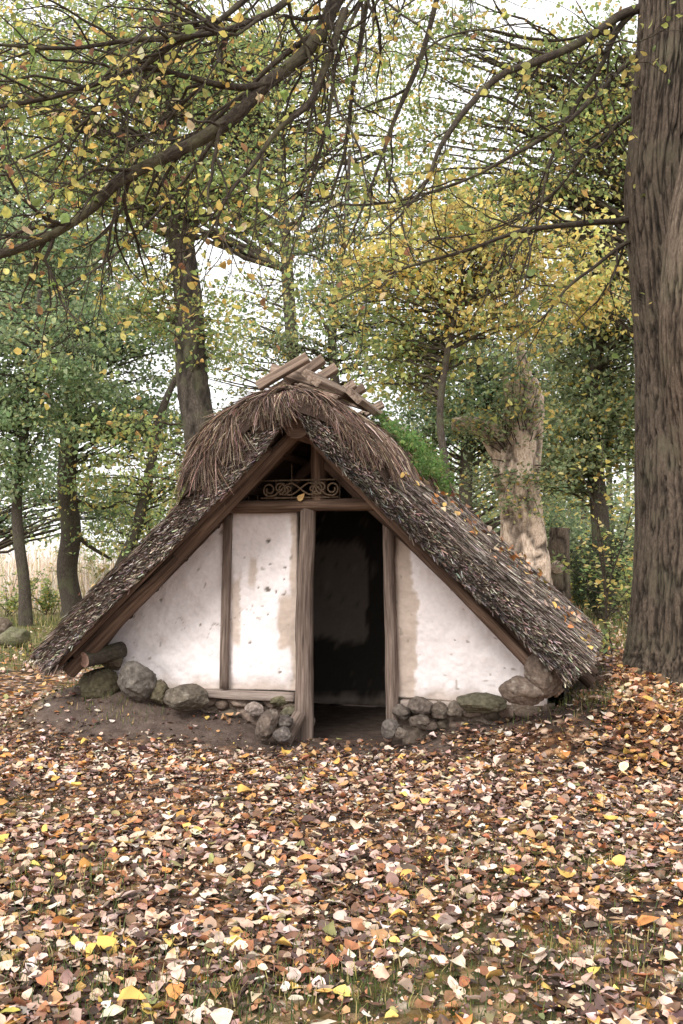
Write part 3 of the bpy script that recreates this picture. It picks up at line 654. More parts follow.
# leaves lying on the thatch
n = 300; s = np.where(rng.random(n) < .8, 1, -1); a = rng.uniform(.1, 2.75, n); v = rng.uniform(V0, V1-.1, n)
dn = np.stack([s, s*0, -SL*np.ones(n)],-1)/sqrt(1+SL*SL); nr = np.stack([s*SL, s*0, np.ones(n)],-1)/sqrt(1+SL*SL)
Pl = np.array((UA,0,ZA)) + dn*a[:,None] + nr*.045 + np.stack([s*0,v,s*0],-1); Pw = np.array([L2W(*p) for p in Pl]); nw = np.array([L2W(*p)-L2W(0,0,0) for p in nr])
k = (a > .95) | (rng.random(n) < .15); Pw, nw = Pw[k], nw[k]
o = leaf_mesh('scattered_leaves', Pw, nw+rng.normal(0,.35,nw.shape), rng.uniform(.04,.075,len(Pw)), pal([(lin(186,124,76),.25),(lin(212,176,104),.15),(lin(206,182,156),.3),(lin(140,102,78),.3)],len(Pw),.12), M['litter'], None, True)
tag(o, 'orange and tan leaves fallen on to the thatched roof', 'fallen leaves', kind='stuff')
lf = L2W(*((U(301,501,-.13))[0:1] + (-.135,) + (1.83,)))
o = leaf_mesh('dry_leaf', np.array([lf]), np.array([[.1,-1,.25]]), np.array([.075]), np.array([lin(214,176,120)]), M['litter'])
tag(o, 'single dry tan leaf caught on the wooden lintel below the scrollwork', 'leaf')

# feathery green plant behind the ridge board
rp0 = L2W(.30, 1.2, top(.3)+.02)
rp = thing('roof_plant', 'bright green feathery plant growing on the thatch behind the ridge board', 'plant', rp0)
Pp=[]; Np=[]; mb = MB()
for i in range(220):
    u0, v0 = UA+rng.uniform(.30,.74), rng.uniform(.4,1.6); b0 = L2W(u0, v0, max(float(np.interp(u0-UA,HD,HZ)) if u0-UA < .73 else 0, top(u0))-.02); d = np.array((rng.normal(.2,.5), rng.normal(-.15,.45), rng.uniform(.3,1.0))); d /= np.linalg.norm(d); L_ = rng.uniform(.10,.26)
    P_ = np.array([b0 + d*L_*t + np.array((0,0,-.10*t*t)) for t in np.linspace(0,1,6)]); pass
    for t in np.linspace(.15,1,26):
        j = P_[min(int(t*5),4)] + (P_[min(int(t*5)+1,5)]-P_[min(int(t*5),4)])*((t*5)%1); Pp.append(j+rng.normal(0,.016,3)); Np.append(rng.normal(0,1,3)+(0,0,.6))
leaf_mesh('foliage', np.array(Pp), np.array(Np), rng.uniform(.02,.04,len(Pp)), pal([(lin(126,158,92),.42),(lin(98,128,72),.3),(lin(150,172,104),.22),(lin(160,150,104),.06)],len(Pp),.15), M['leaf'], rp, False, off=rp0)

# ------------------------------------------------------------------ stones and logs
def rock(name, center, r, rot, seed, label, cat='boulder', col=lin(112,102,95), group=None, sub=4, cuts=7, moss=None):
    bm = bmesh.new(); bmesh.ops.create_icosphere(bm, subdivisions=sub, radius=1)
    V = np.array([v.co[:] for v in bm.verts]); r_ = np.random.default_rng(seed)
    for k in range(cuts):
        d = r_.normal(0,1,3); d /= np.linalg.norm(d); lim = r_.uniform(.66,.9); s = V@d; V = V - np.outer(np.clip(s-lim,0,None)*.85, d)
    V = V*(1 + .17*fbm(V*1.4+seed*3.1,3,seed) + .08*fbm(V*4+seed,4,seed+3) + .035*fbm(V*12+seed,4,seed+5))[:,None]
    R = np.array(Matrix.Rotation(rot[2],3,'Z') @ Matrix.Rotation(rot[1],3,'Y') @ Matrix.Rotation(rot[0],3,'X'))
    V = (V*np.array(r))@R.T; Fc = [tuple(v.index for v in f.verts) for f in bm.faces]; bm.free()
    n = fbm(V*9/max(max(r),.1)*.25+seed,4,seed+9); c = np.array(col)*(1+.45*n+.25*fbm(V*60+seed,3,seed+21))[:,None]
    lic = sstep(.22,.5,fbm(V*30+seed,3,seed+11))[:,None]*.4; c = c*(1-lic)+np.array(lin(168,160,148))*lic
    if moss is not None:
        f = (sstep(.0,.35,fbm(V*6+seed,3,seed+13)+.35))[:,None]*.75; c = c*(1-f)+np.array(moss)*f
    mb = MB(); mb.add(V, Fc, None, c)
    o = mb.build(name, M['rock'], None, True, center); return tag(o, label, cat, group)
def at(px, py, v):                       # rock centre seen at a pixel, at depth v of the hut
    u, z = U(px, py, v); return L2W(u, v, z)
G1 = 'stones along the foot of the hut'
MO = lin(96,90,70)
rocks = [
 ((137,681),-.26,(.155,.12,.15),(0,.5,.3),1,'smooth grey egg-shaped boulder leaning on the left wall foot',lin(108,101,94),None),
 ((187,697),-.26,(.175,.13,.105),(.1,.05,.2),2,'broad flat grey boulder in front of the left wall, beside the egg-shaped one',lin(106,97,86),None),
 ((160,692),-.18,(.075,.09,.11),(0,.2,.5),3,'narrow upright stone wedged between the two largest boulders',lin(104,92,80),MO),
 ((98,684),-.14,(.17,.15,.15),(0,.1,0),4,'mossy mound-like boulder under the cut log',lin(90,82,68),MO),
 ((112,660),-.10,(.11,.09,.10),(.3,0,0),5,'small brown stone between the cut log and the white wall',lin(96,84,72),MO),
 ((522,690),-.44,(.165,.12,.105),(0,.15,-.2),6,'wide brown boulder at the right wall corner',lin(112,98,88),None),
 ((543,677),-.42,(.125,.13,.175),(0,-.2,.3),7,'taller dark boulder leaning on the wide one under the right eave',lin(104,90,80),None),
 ((480,703),-.16,(.19,.12,.075),(.1,0,.1),8,'low green mossy stone at the foot of the right wall',lin(104,96,84),lin(98,94,76)),
 ((267,725),-.42,(.075,.09,.13),(0,.55,.2),9,'pointed brown stone leaning left of the doorway',lin(110,97,88),None),
 ((284,722),-.35,(.07,.08,.055),(0,0,.2),10,'rounded grey stone on top of the pair beside the left door post',lin(104,95,90),None),
 ((282,734),-.46,(.065,.07,.055),(.2,0,1),11,'small grey cobble at the bottom beside the pointed stone',lin(110,101,96),None),
 ((390,729),-.30,(.065,.08,.075),(0,.2,.4),12,'upright grey cobble at the right side of the doorway',lin(110,102,96),None),
 ((401,733),-.36,(.045,.05,.045),(0,0,0),13,'smallest tan cobble beside the right doorway stone',lin(122,110,100),None),
 ((402,712),-.10,(.07,.07,.06),(.3,0,.7),14,'angular grey stone against the right door jamb',lin(110,100,92),None),
 ((421,706),-.10,(.095,.08,.07),(0,.3,.2),15,'dark grey cracked stone just under the right sill beam',lin(108,97,89),None),
 ((419,721),-.20,(.085,.08,.05),(.1,0,.2),16,'flat dark stone lying below the cracked stone',lin(100,89,80),None),
 ((440,711),-.06,(.07,.06,.075),(0,0,.5),17,'brown lumpy stone in the middle of the right footing',lin(112,100,90),None),
 ((455,709),-.05,(.06,.06,.07),(0,.2,.9),18,'pale upright stone beside the low mossy stone',lin(124,113,102),None),
 ((254,709),-.12,(.075,.06,.055),(.3,.4,.2),19,'pale pinkish angular stone below the left sill beam',lin(158,143,134),None),
 ((283,700),-.04,(.105,.07,.05),(0,0,.0),20,'long olive stone under the left sill beam by the door post',lin(110,104,82),None),
 ((289,712),-.08,(.07,.07,.05),(.2,0,.3),21,'olive block stone touching the left door post',lin(108,102,84),None),
]
for (p, v, r, rot, sd, lab, col, mo) in rocks: rock('stone', at(p[0],p[1],v), r, rot, sd, lab, 'stone', col, G1, 5, 9, mo)
# rubble footing under the plaster (mortared, part of the hut)
for (u0, u1, nst) in ((-2.0,-.44,15),(.40,1.5,10)):
    mb = MB()
    us = np.linspace(u0,u1,80); zs = np.linspace(-.1,.33,26); UU,ZZ = np.meshgrid(us,zs,indexing='ij'); q3=np.stack([UU,ZZ,UU*0],-1)
    cell = np.abs(fbm(q3*6,2,301)); dep = .035*fbm(q3*7,4,302)+.02*fbm(q3*22,3,303)
    Vv = np.stack([UU,.0-dep,ZZ],-1).reshape(-1,3); ii=np.arange(UU.size).reshape(UU.shape); f=np.stack([ii[:-1,:-1],ii[1:,:-1],ii[1:,1:],ii[:-1,1:]],-1).reshape(-1,4)
    base = np.array(lin(124,110,98))*(1+.3*fbm(q3*5,3,304))[...,None]; lt = sstep(.1,.3,fbm(q3*16,3,305))[...,None]*.45
    base = base*(1-lt)+np.array(lin(160,146,134))*lt
    Vb_ = Vv.copy(); Vb_[:,1] = .1; ring = np.array(list(ii[:,0])+list(ii[-1,1:])+list(ii[::-1,-1][1:])+list(ii[0,::-1][1:-1])); N_=UU.size
    mesh_np('footing', np.vstack([Vv,Vb_]), [f, f[:,::-1]+N_, np.stack([ring,ring+N_,np.roll(ring,-1)+N_,np.roll(ring,-1)],-1)], M['rock'], np.vstack([base.reshape(-1,3)]*2), hut, True)
def footing_stone(u, v, z, r, rot, seed, col):
    bm = bmesh.new(); bmesh.ops.create_icosphere(bm, subdivisions=3, radius=1)
    V = np.array([x.co[:] for x in bm.verts]); r_ = np.random.default_rng(seed)
    for k in range(9):
        d = r_.normal(0,1,3); d /= np.linalg.norm(d); lim = r_.uniform(.6,.85); s_ = V@d; V = V - np.outer(np.clip(s_-lim,0,None)*.9, d)
    V = V*(1+.16*fbm(V*1.6+seed,3,seed)+.07*fbm(V*5+seed,3,seed+2))[:,None]; V = (V*np.array(r))@np.array(Matrix.Rotation(rot,3,'Y')).T
    c = np.array(col)*(1+.45*fbm(V*18+seed,4,seed+4))[:,None]; Fc = [tuple(x.index for x in f.verts) for f in bm.faces]; bm.free()
    mb = MB(); mb.add(V+np.array((u,v,z)), Fc, None, c); mb.build('footing_stone', M['rock'], hut)
k_=0
for (u0,u1) in ((-1.28,-.44),(.42,1.3)):
    for (z_, r0) in ((.245,.075),(.15,.085)):
        u = u0+rng.uniform(0,.05)
        while u < u1:
            w_ = r0*rng.uniform(.7,1.5); footing_stone(u+w_, .02-.03*rng.random(), z_+rng.normal(0,.012), (w_*1.1,.07,r0*rng.uniform(.6,.85)), rng.normal(0,.25), 400+k_, (lin(124,108,97),lin(112,97,86),lin(140,124,112),lin(106,96,84))[k_%4]); k_+=1; u += w_*1.75
# cut log resting on the mossy boulder
mb = MB(); a_ = at(84,660,-.42); b_ = at(122,650,-.08); log(mb, a_, b_, .062, .068, 18, .02, .14, 201, 12, 1)
tag(mb.build('cut_log', [M['bark'], M['cut']], None), 'short sawn log with pinkish cut end sticking out under the left eave', 'log')
rock('boulder', W(14,637,15.5)-np.array((0,0,.0)), (.26,.2,.16), (0,-.25,.5), 31, 'rounded pale boulder beside the thin tree at the far left', 'boulder', lin(118,112,92), None, 4, 6, lin(104,104,78))
rock('boulder', W(-1,630,15.9), (.24,.2,.2), (.2,.1,.2), 32, 'darker brown boulder cut by the left picture edge behind the pale one', 'boulder', lin(96,84,72), None, 4, 6)

# ------------------------------------------------------------------ trees
def bark_trunk(name, P, R, parent, mat, k=48, rings=160, furrow=.0, freq=9.0, flare=0, seed=0, off=(0,0,0), lumps=.06, tone=1.0):
    P, R = smooth_path(P, R, rings); T, N, B = frames(P); a = np.arange(k)*2*pi/k
    d = np.r_[0, np.cumsum(np.linalg.norm(np.diff(P,axis=0),axis=1))]
    rr = np.repeat(R[:,None],k,1); ca, sa = np.cos(a)[None]+0*rr, np.sin(a)[None]+0*rr
    q3 = np.stack([ca*1.2+seed, sa*1.2, d[:,None]*.9+0*rr],-1); rr = rr*(1+lumps*fbm(q3,3,seed))
    if flare: rr = rr*(1+flare*np.exp(-d/.35)[:,None]*(1+.45*np.cos(a*5+seed)[None]))
    col = np.ones((len(P),k))
    if furrow:
        w = np.stack([ca*rr*freq, sa*rr*freq, d[:,None]*2.4+0*rr],-1); w = w + .5*np.stack([fbm(w*.6+s*11,2,seed+s) for s in range(3)],-1)
        rg = 1-np.abs(fbm(w,3,seed+5))*4.6; h = np.clip(rg,-.6,1); w2 = w*np.array((2.2,2.2,2.6)); h = h + .25*fbm(w2,3,seed+8)
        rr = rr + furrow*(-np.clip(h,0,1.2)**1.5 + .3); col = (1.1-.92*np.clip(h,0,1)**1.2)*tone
    V = P[:,None]+ (ca[...,None]*N[:,None]+sa[...,None]*B[:,None])*rr[...,None] - np.asarray(off)
    tc = np.stack([d[:,None]+0*rr+seed, ca*rr, sa*rr],-1); n=len(P); ii=np.arange(n*k).reshape(n,k)
    f = np.stack([ii[:-1], np.roll(ii[:-1],-1,1), np.roll(ii[1:],-1,1), ii[1:]],-1).reshape(-1,4)
    Vv = np.vstack([V.reshape(-1,3), P[-1]-np.asarray(off)]); cap = np.stack([ii[-1], np.roll(ii[-1],-1), np.full(k,n*k)],-1)
    return mesh_np(name, Vv, [f,cap], mat, np.vstack([np.repeat(col.reshape(-1,1),3,1), [[.8]*3]]), parent, True, np.vstack([tc.reshape(-1,3), [[0,0,0]]]))

GREEN = [(lin(138,156,120),.4),(lin(110,130,100),.3),(lin(160,172,132),.2),(lin(178,176,122),.08),(lin(210,186,112),.03)]
TEAL  = [(lin(148,166,126),.4),(lin(120,140,104),.3),(lin(174,186,144),.24),(lin(194,186,124),.06)]
LIME  = [(lin(168,180,118),.35),(lin(136,154,106),.33),(lin(198,196,128),.2),(lin(214,190,110),.10)]
YELL  = [(lin(228,206,124),.40),(lin(220,188,108),.16),(lin(236,220,160),.16),(lin(186,184,112),.18),(lin(140,156,100),.16)]
MIXY  = [(lin(208,196,118),.15),(lin(208,176,108),.05),(lin(164,174,110),.32),(lin(132,150,100),.46),(lin(170,138,92),.02)]
DARK  = [(lin(88,100,76),.45),(lin(70,82,64),.35),(lin(116,124,88),.2)]
OLIVE = [(lin(146,158,120),.4),(lin(118,132,100),.35),(lin(174,176,126),.2),(lin(212,188,110),.09)]

def curve_to(A, B, sag, n=8):
    A=np.asarray(A,float); B=np.asarray(B,float); t=np.linspace(0,1,n)[:,None]
    P = A+(B-A)*t; L=np.linalg.norm(B-A); P[:,2] += sag*L*np.sin(pi*t[:,0]); 
    return P + (rng.normal(0,.022*L,(n,3))*np.sin(pi*t))
def tree(name, label, base_px, trunk, rad, Y, blobs, palette, leaf=.085, per=95, group=None, mat='bark', tk=14, dens=1.0, stubs=(), furrow=.0):
    """trunk: pixel rows where it stands Y metres away; blobs: (px,py,rx,ry,clusters[,dY]) of its crown"""
    PT = [W(px,py,Y) for px,py in trunk]; g0 = PT[0].copy(); g0[2] = float(gz(g0[0],g0[1]))-.05
    if PT[0][2] > g0[2]+.1: PT = [np.array((PT[0][0],PT[0][1],g0[2]))]+PT
    else: PT[0][2] = g0[2]
    PT = np.array(PT); base = PT[0].copy()
    t = thing(name, label, 'tree', base, 0, group)
    R = np.interp(np.linspace(0,1,len(PT)), np.linspace(0,1,len(rad)), rad)
    SP, SR = smooth_path(PT, R, 40); mb = MB()
    bark_trunk('trunk', PT, R, t, M[mat], 28, 130, furrow, 9, .25, len(label), base, .08)
    LP=[]; LN=[]; LC=[]
    for bl in blobs:
        px,py,rx,ry,nc = bl[:5]; dY = bl[5] if len(bl)>5 else 0; pl = bl[6] if len(bl)>6 else palette
        c0 = W(px,py,Y+dY); ex = rx/F*Y; ez = ry/F*Y; ey = max(ex,ez)*.9
        for _ in range(int(nc*1.55)):
            d = rng.normal(0,1,3); d /= np.linalg.norm(d); d *= rng.random()**.38*1.08
            c = c0+d*np.array((ex,ey,ez))
            if c[2] < .7 and Y > 12: c[2] = .7+rng.random()*.6
            j = int(np.clip(np.searchsorted(SP[:,2], c[2]-.35*np.hypot(c[0]-base[0],c[1]-base[1])), 4, 39)); P_ = curve_to(SP[j], c, rng.uniform(.0,.12))
            L_ = np.linalg.norm(P_[-1]-P_[0]); r0 = min(SR[j]*.5, .012+.010*L_)
            tube(mb, P_-base, np.linspace(r0,.004,8), 4)
            n = int(per*.82*dens*rng.uniform(.4,1.5)); rad_ = rng.uniform(.26,.66)*(.7+.03*Y)
            ax = unit(np.array((rng.normal(),rng.normal(),.15*rng.normal()))); q_ = rng.normal(0,1,(n,3))*np.array((.6,.6,.17))*rad_ + ax*rng.uniform(-1,1,(n,1))*rad_*.8
            q_[:,2] -= .12*np.hypot(q_[:,0],q_[:,1])
            LP.append(c+q_); LN.append(up_normals(n,.85,(0,-.1,.55)) + .0); LC.append(pal(pl,n,.14)*np.exp(rng.normal(0,.16)))
            for q2 in range(3):
                e = c+q_[rng.integers(n)]; tube(mb, curve_to(P_[5],e,0,5)-base, np.linspace(.006,.002,5), 3, cap=False)
    for st in stubs: 
        q_ = np.array([W(px,py,Y) for px,py in st[0]]); p_, r_ = smooth_path(q_, np.linspace(st[1],st[2],len(q_)), 14); tube(mb, p_-base, r_, 8, rough=.15, seed=int(st[0][0][0]))
    mb.build('branches', M['limbbark'] if mat!='palebark' else M['palebark'], t)
    if LP:
        LP=np.concatenate(LP); n=len(LP); leaf_mesh('crown', LP, np.concatenate(LN), leaf*rng.uniform(.65,1.3,n), np.concatenate(LC), M['leaf'], t, leaf*F/Y > 7, .25, .25, off=base)
    return t
GT='woodland trees behind the hut'
tree('deciduous_tree','thin dark tree forking low down, beside the boulder at the far left',0,[(26,627),(24,580),(19,540),(17,500),(20,465),(26,420),(34,360),(40,290)],(.13,.11,.09,.05),20.5,
     [(20,425,60,40,26),(-20,360,60,70,30),(60,350,50,50,22),(15,480,30,20,7)],TEAL,.10,110,GT,stubs=[([(18,495),(10,470),(0,455)],.05,.02),([(20,480),(30,450),(42,430)],.05,.02)])
tree('deciduous_tree','grey curved tree trunk standing just left of the roof',0,[(73,612),(67,570),(71,535),(67,490),(70,430),(73,370),(62,300),(50,220)],(.25,.23,.24,.21,.18,.1),23.5,
     [(95,408,95,24,40),(60,310,90,60,56),(120,340,70,50,34),(30,240,80,50,36),(150,430,50,30,14)],TEAL,.10,120,GT,stubs=[([(72,530),(88,545),(112,560)],.07,.03),([(74,500),(100,508),(130,500)],.06,.02),([(72,420),(95,380),(125,350)],.09,.03),([(68,440),(45,410),(30,370)],.08,.03)])
tree('deciduous_tree','straight tall tree trunk rising behind the left roof slope',0,[(214,640),(206,470),(200,430),(192,380),(188,300),(181,240),(168,160),(172,60),(176,-40)],(.34,.29,.27,.23,.2,.15,.1),16.5,
     [(140,190,80,60,30),(212,330,20,30,7),(80,110,110,80,44),(255,190,60,45,16),(190,60,110,60,36),(160,300,50,40,14),(150,440,30,40,6)],MIXY,.085,95,GT,furrow=.02,
     stubs=[([(186,250),(196,215),(200,170),(215,110)],.11,.04),([(205,440),(190,420),(178,395)],.06,.03)])
tree('deciduous_tree','slim leaning dark tree between the grey curved trunk and the straight tall one',0,[(110,600),(136,530),(150,470),(158,425),(168,395),(185,360)],(.13,.12,.10,.05),22,
     [(150,500,40,26,10),(190,470,30,30,6),(110,470,40,40,10),(130,545,50,18,9)],LIME,.09,85,GT)
tree('deciduous_tree','airy pale green tree with a slender stem directly behind the ridge',0,[(352,600),(340,420),(332,340),(338,290),(344,240),(350,150)],(.17,.14,.12,.08,.04),27,
     [(340,310,55,45,30),(292,352,38,20,10),(380,340,50,45,26),(370,250,70,45,30),(310,240,40,35,10),(260,335,28,14,4),(240,420,34,22,10),(225,370,30,30,6)],OLIVE,.10,85,GT,stubs=[([(333,345),(318,310),(305,290)],.06,.02)])
tree('maple_tree','yellow leaved maple between the ridge and the pale dead trunk',0,[(448,640),(446,470),(440,420),(446,360),(458,300),(470,230)],(.07,.06,.05,.04,.02),13.5,
     [(480,262,80,50,32),(430,225,65,42,22),(545,245,60,42,22),(440,300,55,35,12),(470,345,70,40,10,2,OLIVE),(400,370,40,40,9,1,LIME),(350,300,40,30,8,1,LIME),(500,318,50,18,9),(425,370,40,30,12,1,LIME),(385,270,35,30,8),(400,330,40,30,9,1,LIME)],YELL,.078,66,GT)
tree('deciduous_tree','dark green tree filling the gap left of the big right trunk',0,[(604,640),(600,520),(592,420),(598,330),(600,240)],(.2,.17,.14,.08),19.5,
     [(592,330,55,70,52),(600,425,50,55,44),(560,465,50,40,26),(612,245,40,50,26),(650,350,50,120,30)],OLIVE,.095,110,GT)
tree('deciduous_tree','far green tree behind the pale dead trunk',0,[(470,610),(466,470),(470,400),(476,330)],(.2,.17,.14,.06),26,
     [(455,395,55,45,36),(500,440,45,40,22),(420,430,40,45,20),(540,400,50,50,34),(510,350,60,40,26),(545,510,40,40,16)],GREEN,.105,105,GT)
tree('deciduous_tree','tall green tree at the left edge above the thin forked tree',0,[(-30,640),(-24,450),(-14,330),(0,230),(10,130)],(.26,.23,.18,.1),27,
     [(15,285,80,60,52),(-50,200,80,120,50),(40,180,80,60,36),(110,250,50,50,24),(40,470,40,30,12),(-5,520,40,30,9),(115,500,40,30,10)],GREEN,.11,110,GT)
tree('deciduous_tree','high green crown far behind the overhanging limbs, left of the bright gap',0,[(300,640),(296,420),(286,250),(280,150),(275,60)],(.24,.2,.14,.08),30,
     [(270,120,90,70,40),(330,60,80,60,30),(230,40,110,60,36),(330,170,50,40,14),(120,30,110,60,34),(40,120,70,70,34),(200,130,70,60,24),(240,330,30,40,7),(400,190,50,40,14),(420,110,60,60,10),(20,20,60,50,18),(250,290,40,40,9)],LIME,.11,85,GT)
tree('deciduous_tree','yellowing tall tree hidden behind the big right trunk',0,[(668,640),(660,450),(650,300),(640,180),(630,60)],(.24,.2,.16,.1),18,
     [(580,150,60,55,34),(540,80,60,50,18),(600,60,60,60,24),(520,190,45,35,14),(585,290,35,30,12,-1,YELL),(690,150,80,150,40),(480,195,60,35,16),(450,40,60,40,14),(430,110,50,50,10)],MIXY,.085,85,GT)
tree('deciduous_tree','small light green tree low behind the left eave',0,[(170,600),(165,560),(150,520),(140,480)],(.09,.07,.04),31,
     [(150,520,50,28,22),(190,480,35,30,10),(110,545,30,16,6),(105,490,40,30,12)],LIME,.10,80,GT)
# pale dead tree
t = thing('dead_tree','pale barkless broken tree trunk with a forked stub, behind the right slope','tree',(W(526,640,15.5)[0],15.5,float(gz(W(526,640,15.5)[0],15.5))))
off = np.array(t.location); Yd=15.5
bark_trunk('trunk',[(off[0],Yd,off[2]-.05)]+[W(x,y,Yd) for x,y in ((526,570),(523,520),(517,470),(520,430),(525,400),(523,380))],(.40,.36,.33,.37,.34,.29,.25,.2),t,M['palebark'],48,160,.045,6,.2,5,off,.24)
bark_trunk('limb',[W(x,y,Yd) for x,y in ((520,485),(505,455),(490,434),(474,425),(452,424))],(.26,.22,.18,.13,.09),t,M['palebark'],28,60,.02,8,0,6,off,.12)
bark_trunk('limb',[W(x,y,Yd) for x,y in ((524,395),(525,372),(521,355),(522,340))],(.13,.10,.08,.03),t,M['palebark'],24,40,.015,8,0,7,off,.2)
bark_trunk('limb',[W(x,y,Yd) for x,y in ((516,420),(508,395),(505,375))],(.09,.07,.03),t,M['palebark'],20,30,.012,8,0,8,off,.2)
n=900; LPd=[]
for c,rx,ry,k in (((505,412),40,22,7),((538,470),24,40,8),((470,428),24,12,3),((520,375),20,18,4),((495,480),22,22,4),((512,505),30,14,4),((536,400),14,22,3)):
    for _ in range(k): q=W(c[0]+rng.normal(0,rx*.5),c[1]+rng.normal(0,ry*.5),Yd-.5); LPd.append(q+rng.normal(0,1,(60,3))*np.array((.22,.2,.1)))
LPd=np.concatenate(LPd); leaf_mesh('foliage',LPd,up_normals(len(LPd),.5),.075*rng.uniform(.7,1.2,len(LPd)),pal(OLIVE,len(LPd),.15),M['leaf'],t,False,off=off)
mb=MB()
for c in LPd[::30]: tube(mb, curve_to(W(520,470,Yd),c,.1,7)-off, np.linspace(.014,.003,7), 4)
mb.build('sprouting_twigs',M['limbbark'],t)
# short trunk with a sawn knot
wx=W(558,600,16.5); t = thing('tree_stump','short grey trunk stump with a pale knot, right of the dead tree','tree stump',(wx[0],16.5,float(gz(wx[0],16.5)))); off=np.array(t.location)
bark_trunk('trunk',[(off[0],16.5,off[2]-.05)]+[W(x,y,16.5) for x,y in ((558,575),(559,550),(560,528))],(.21,.19,.175,.16),t,M['palebark' if False else 'bigbark'],36,80,.02,9,.2,9,off,.1)
bark_trunk('knot',[W(557,568,16.42),W(557,567,16.32),W(557,567,16.28)],(.12,.11,.05),t,M['palebark'],16,12,.01,9,0,9,off,.2)

def shrub(name, label, px, py, Y, h, w, stems, palette, leaf, per, paths=None, group=None, dens=1.0):
    b = W(px,py,Y); b[2] = float(gz(b[0],Y)); t = thing(name,label,'shrub',b,0,group); mb=MB(); LP=[];LC=[]
    for i in range(stems):
        if paths: P_=np.array([W(x,y,Y) for x,y in paths[i]]); P_[0][2]=b[2]-.02; P_,_r=smooth_path(P_,np.ones(len(P_)),12)
        else:
            e = b+np.array((rng.normal(0,w*.5),rng.normal(0,w*.5),h*rng.uniform(.6,1))); P_=curve_to(b+np.array((rng.normal(0,.06),rng.normal(0,.06),-.02)),e,rng.uniform(-.05,.08),12)
        tube(mb,P_-b,np.linspace(.018 if paths else .012,.004,12),5)
        for k in range(3,12):
            for _ in range(2):
                L_=rng.uniform(.15,.45)*h*.3; d=unit(np.array((rng.normal(),rng.normal(),rng.normal(.25,.4)))); Q=curve_to(P_[k],P_[k]+d*L_,.05,5); tube(mb,Q-b,np.linspace(.005,.002,5),3,cap=False)
                n=max(1,int(per*dens*rng.uniform(.4,1.6))); tt=rng.random((n,1)); LP.append(P_[k]+d*L_*(.3+.8*tt)+rng.normal(0,.05*h**.5,(n,3))); LC.append(pal(palette,n,.14))
    mb.build('stems',M['limbbark'],t)
    LP=np.concatenate(LP); n=len(LP); leaf_mesh('foliage',LP,up_normals(n,.5),leaf*rng.uniform(.7,1.25,n),np.concatenate(LC),M['leaf'],t,leaf*F/Y>7,off=b); return t
shrub('sapling','thin sapling with scattered yellow leaves beside the big right trunk',606,634,11.0,1.7,.7,3,YELL,.07,2.6,
      [[(606,634),(606,590),(602,545),(594,505),(580,470)],[(605,634),(610,580),(622,545),(634,500)],[(607,634),(604,580),(598,540),(600,480),(604,440)]])
GS='undergrowth shrubs at the wood edge'
shrub('shrub','dense dark green bush behind the thin yellow sapling',600,600,17.5,1.6,1.1,12,DARK,.08,9,None,GS)
shrub('shrub','olive bush between the stump and the sapling',578,600,18.5,1.3,.9,9,OLIVE,.08,8,None,GS)
shrub('shrub','dark bush hugging the foot of the dead tree',500,600,17,1.6,.9,9,DARK,.08,8,None,GS)
shrub('shrub','yellow flecked bush half hidden by the big right trunk',640,605,15,1.5,.9,9,MIXY,.08,6,None,GS)
shrub('shrub','low grassy green bush at the field edge near the thin left tree',50,600,25,.9,1.2,10,LIME,.09,5,None,GS)
shrub('shrub','small sparse bush at the left picture edge in front of the reeds',8,605,24,1.1,1.0,8,LIME,.09,4,None,GS)
shrub('shrub','pale yellow bush in the reeds seen past the grey curved trunk',100,575,30,1.8,1.4,9,LIME,.10,5,None,GS)
shrub('seedling','small yellow green seedling in front of the big right trunk base',602,642,9.6,.28,.2,4,LIME,.055,2,None)
# distant wood: one mass
LP=[];LC=[];mb=MB()
for i in range(620):
    x=rng.uniform(-2,34); y=rng.uniform(34,60); h=(rng.uniform(.6,9) if i<330 else rng.uniform(.4,4))*(.55+.45*float(sstep(2,10,x))); c=np.array((x,y,h)); n=110
    LP.append(c+rng.normal(0,1,(n,3))*np.array((1.2,1.0,.6))); LC.append(pal(OLIVE,n,.15)*np.exp(rng.normal(0,.2)))
for i in range(60):
    x=rng.uniform(-45,-16); y=rng.uniform(55,70); c=np.array((x,y,rng.uniform(.8,5))); n=70; LP.append(c+rng.normal(0,1,(n,3))*np.array((1.6,1.0,.7))); LC.append(pal(LIME,n,.15))
for i in range(50):
    x=rng.uniform(0,40); y=rng.uniform(40,60); log(mb,(x,y,-.1),(x+rng.normal(0,.4),y,rng.uniform(5,9)),.16,.08,7,.03,.1,i,8)
LP=np.concatenate(LP); o=leaf_mesh('distant_wood',LP,up_normals(len(LP),.6),.26*rng.uniform(.6,1.2,len(LP)),np.concatenate(LC),M['leaf'],None,False)
tag(o,'far woodland foliage closing the view behind the trees','woodland',kind='stuff')
o=mb.build('distant_trunks',M['bark']); tag(o,'far tree trunks inside the distant wood','woodland',kind='stuff')

# ------------------------------------------------------------------ the big tree on the right with its overhanging limbs
bx, by = 3.08, 8.7; bz = float(gz(bx,by)); B0=np.array((bx,by,bz))
big = thing('large_tree','massive furrowed brown tree at the right edge, its limbs hanging over the hut','tree',B0)
def bp(px_left, py, r, Y=8.7): p = W(px_left,py,Y); return np.array((p[0]+r, Y, p[2]))
stem1=[np.array((3.06,8.7,bz-.1)), bp(633,640,.50), bp(636,560,.49), bp(638,470,.47), bp(638,400,.43), bp(636,330,.36), bp(630,250,.31), bp(626,200,.30), bp(632,120,.29), bp(639,30,.28), bp(640,-120,.26), bp(636,-420,.22), bp(630,-760,.12)]
bark_trunk('trunk',stem1,(.54,.50,.49,.47,.43,.36,.31,.30,.29,.28,.26,.22,.12),big,M['bigbark'],320,900,.026,29,.34,3,B0,.05,.74)  # whole stem toned darker: canopy shade painted into the bark colour
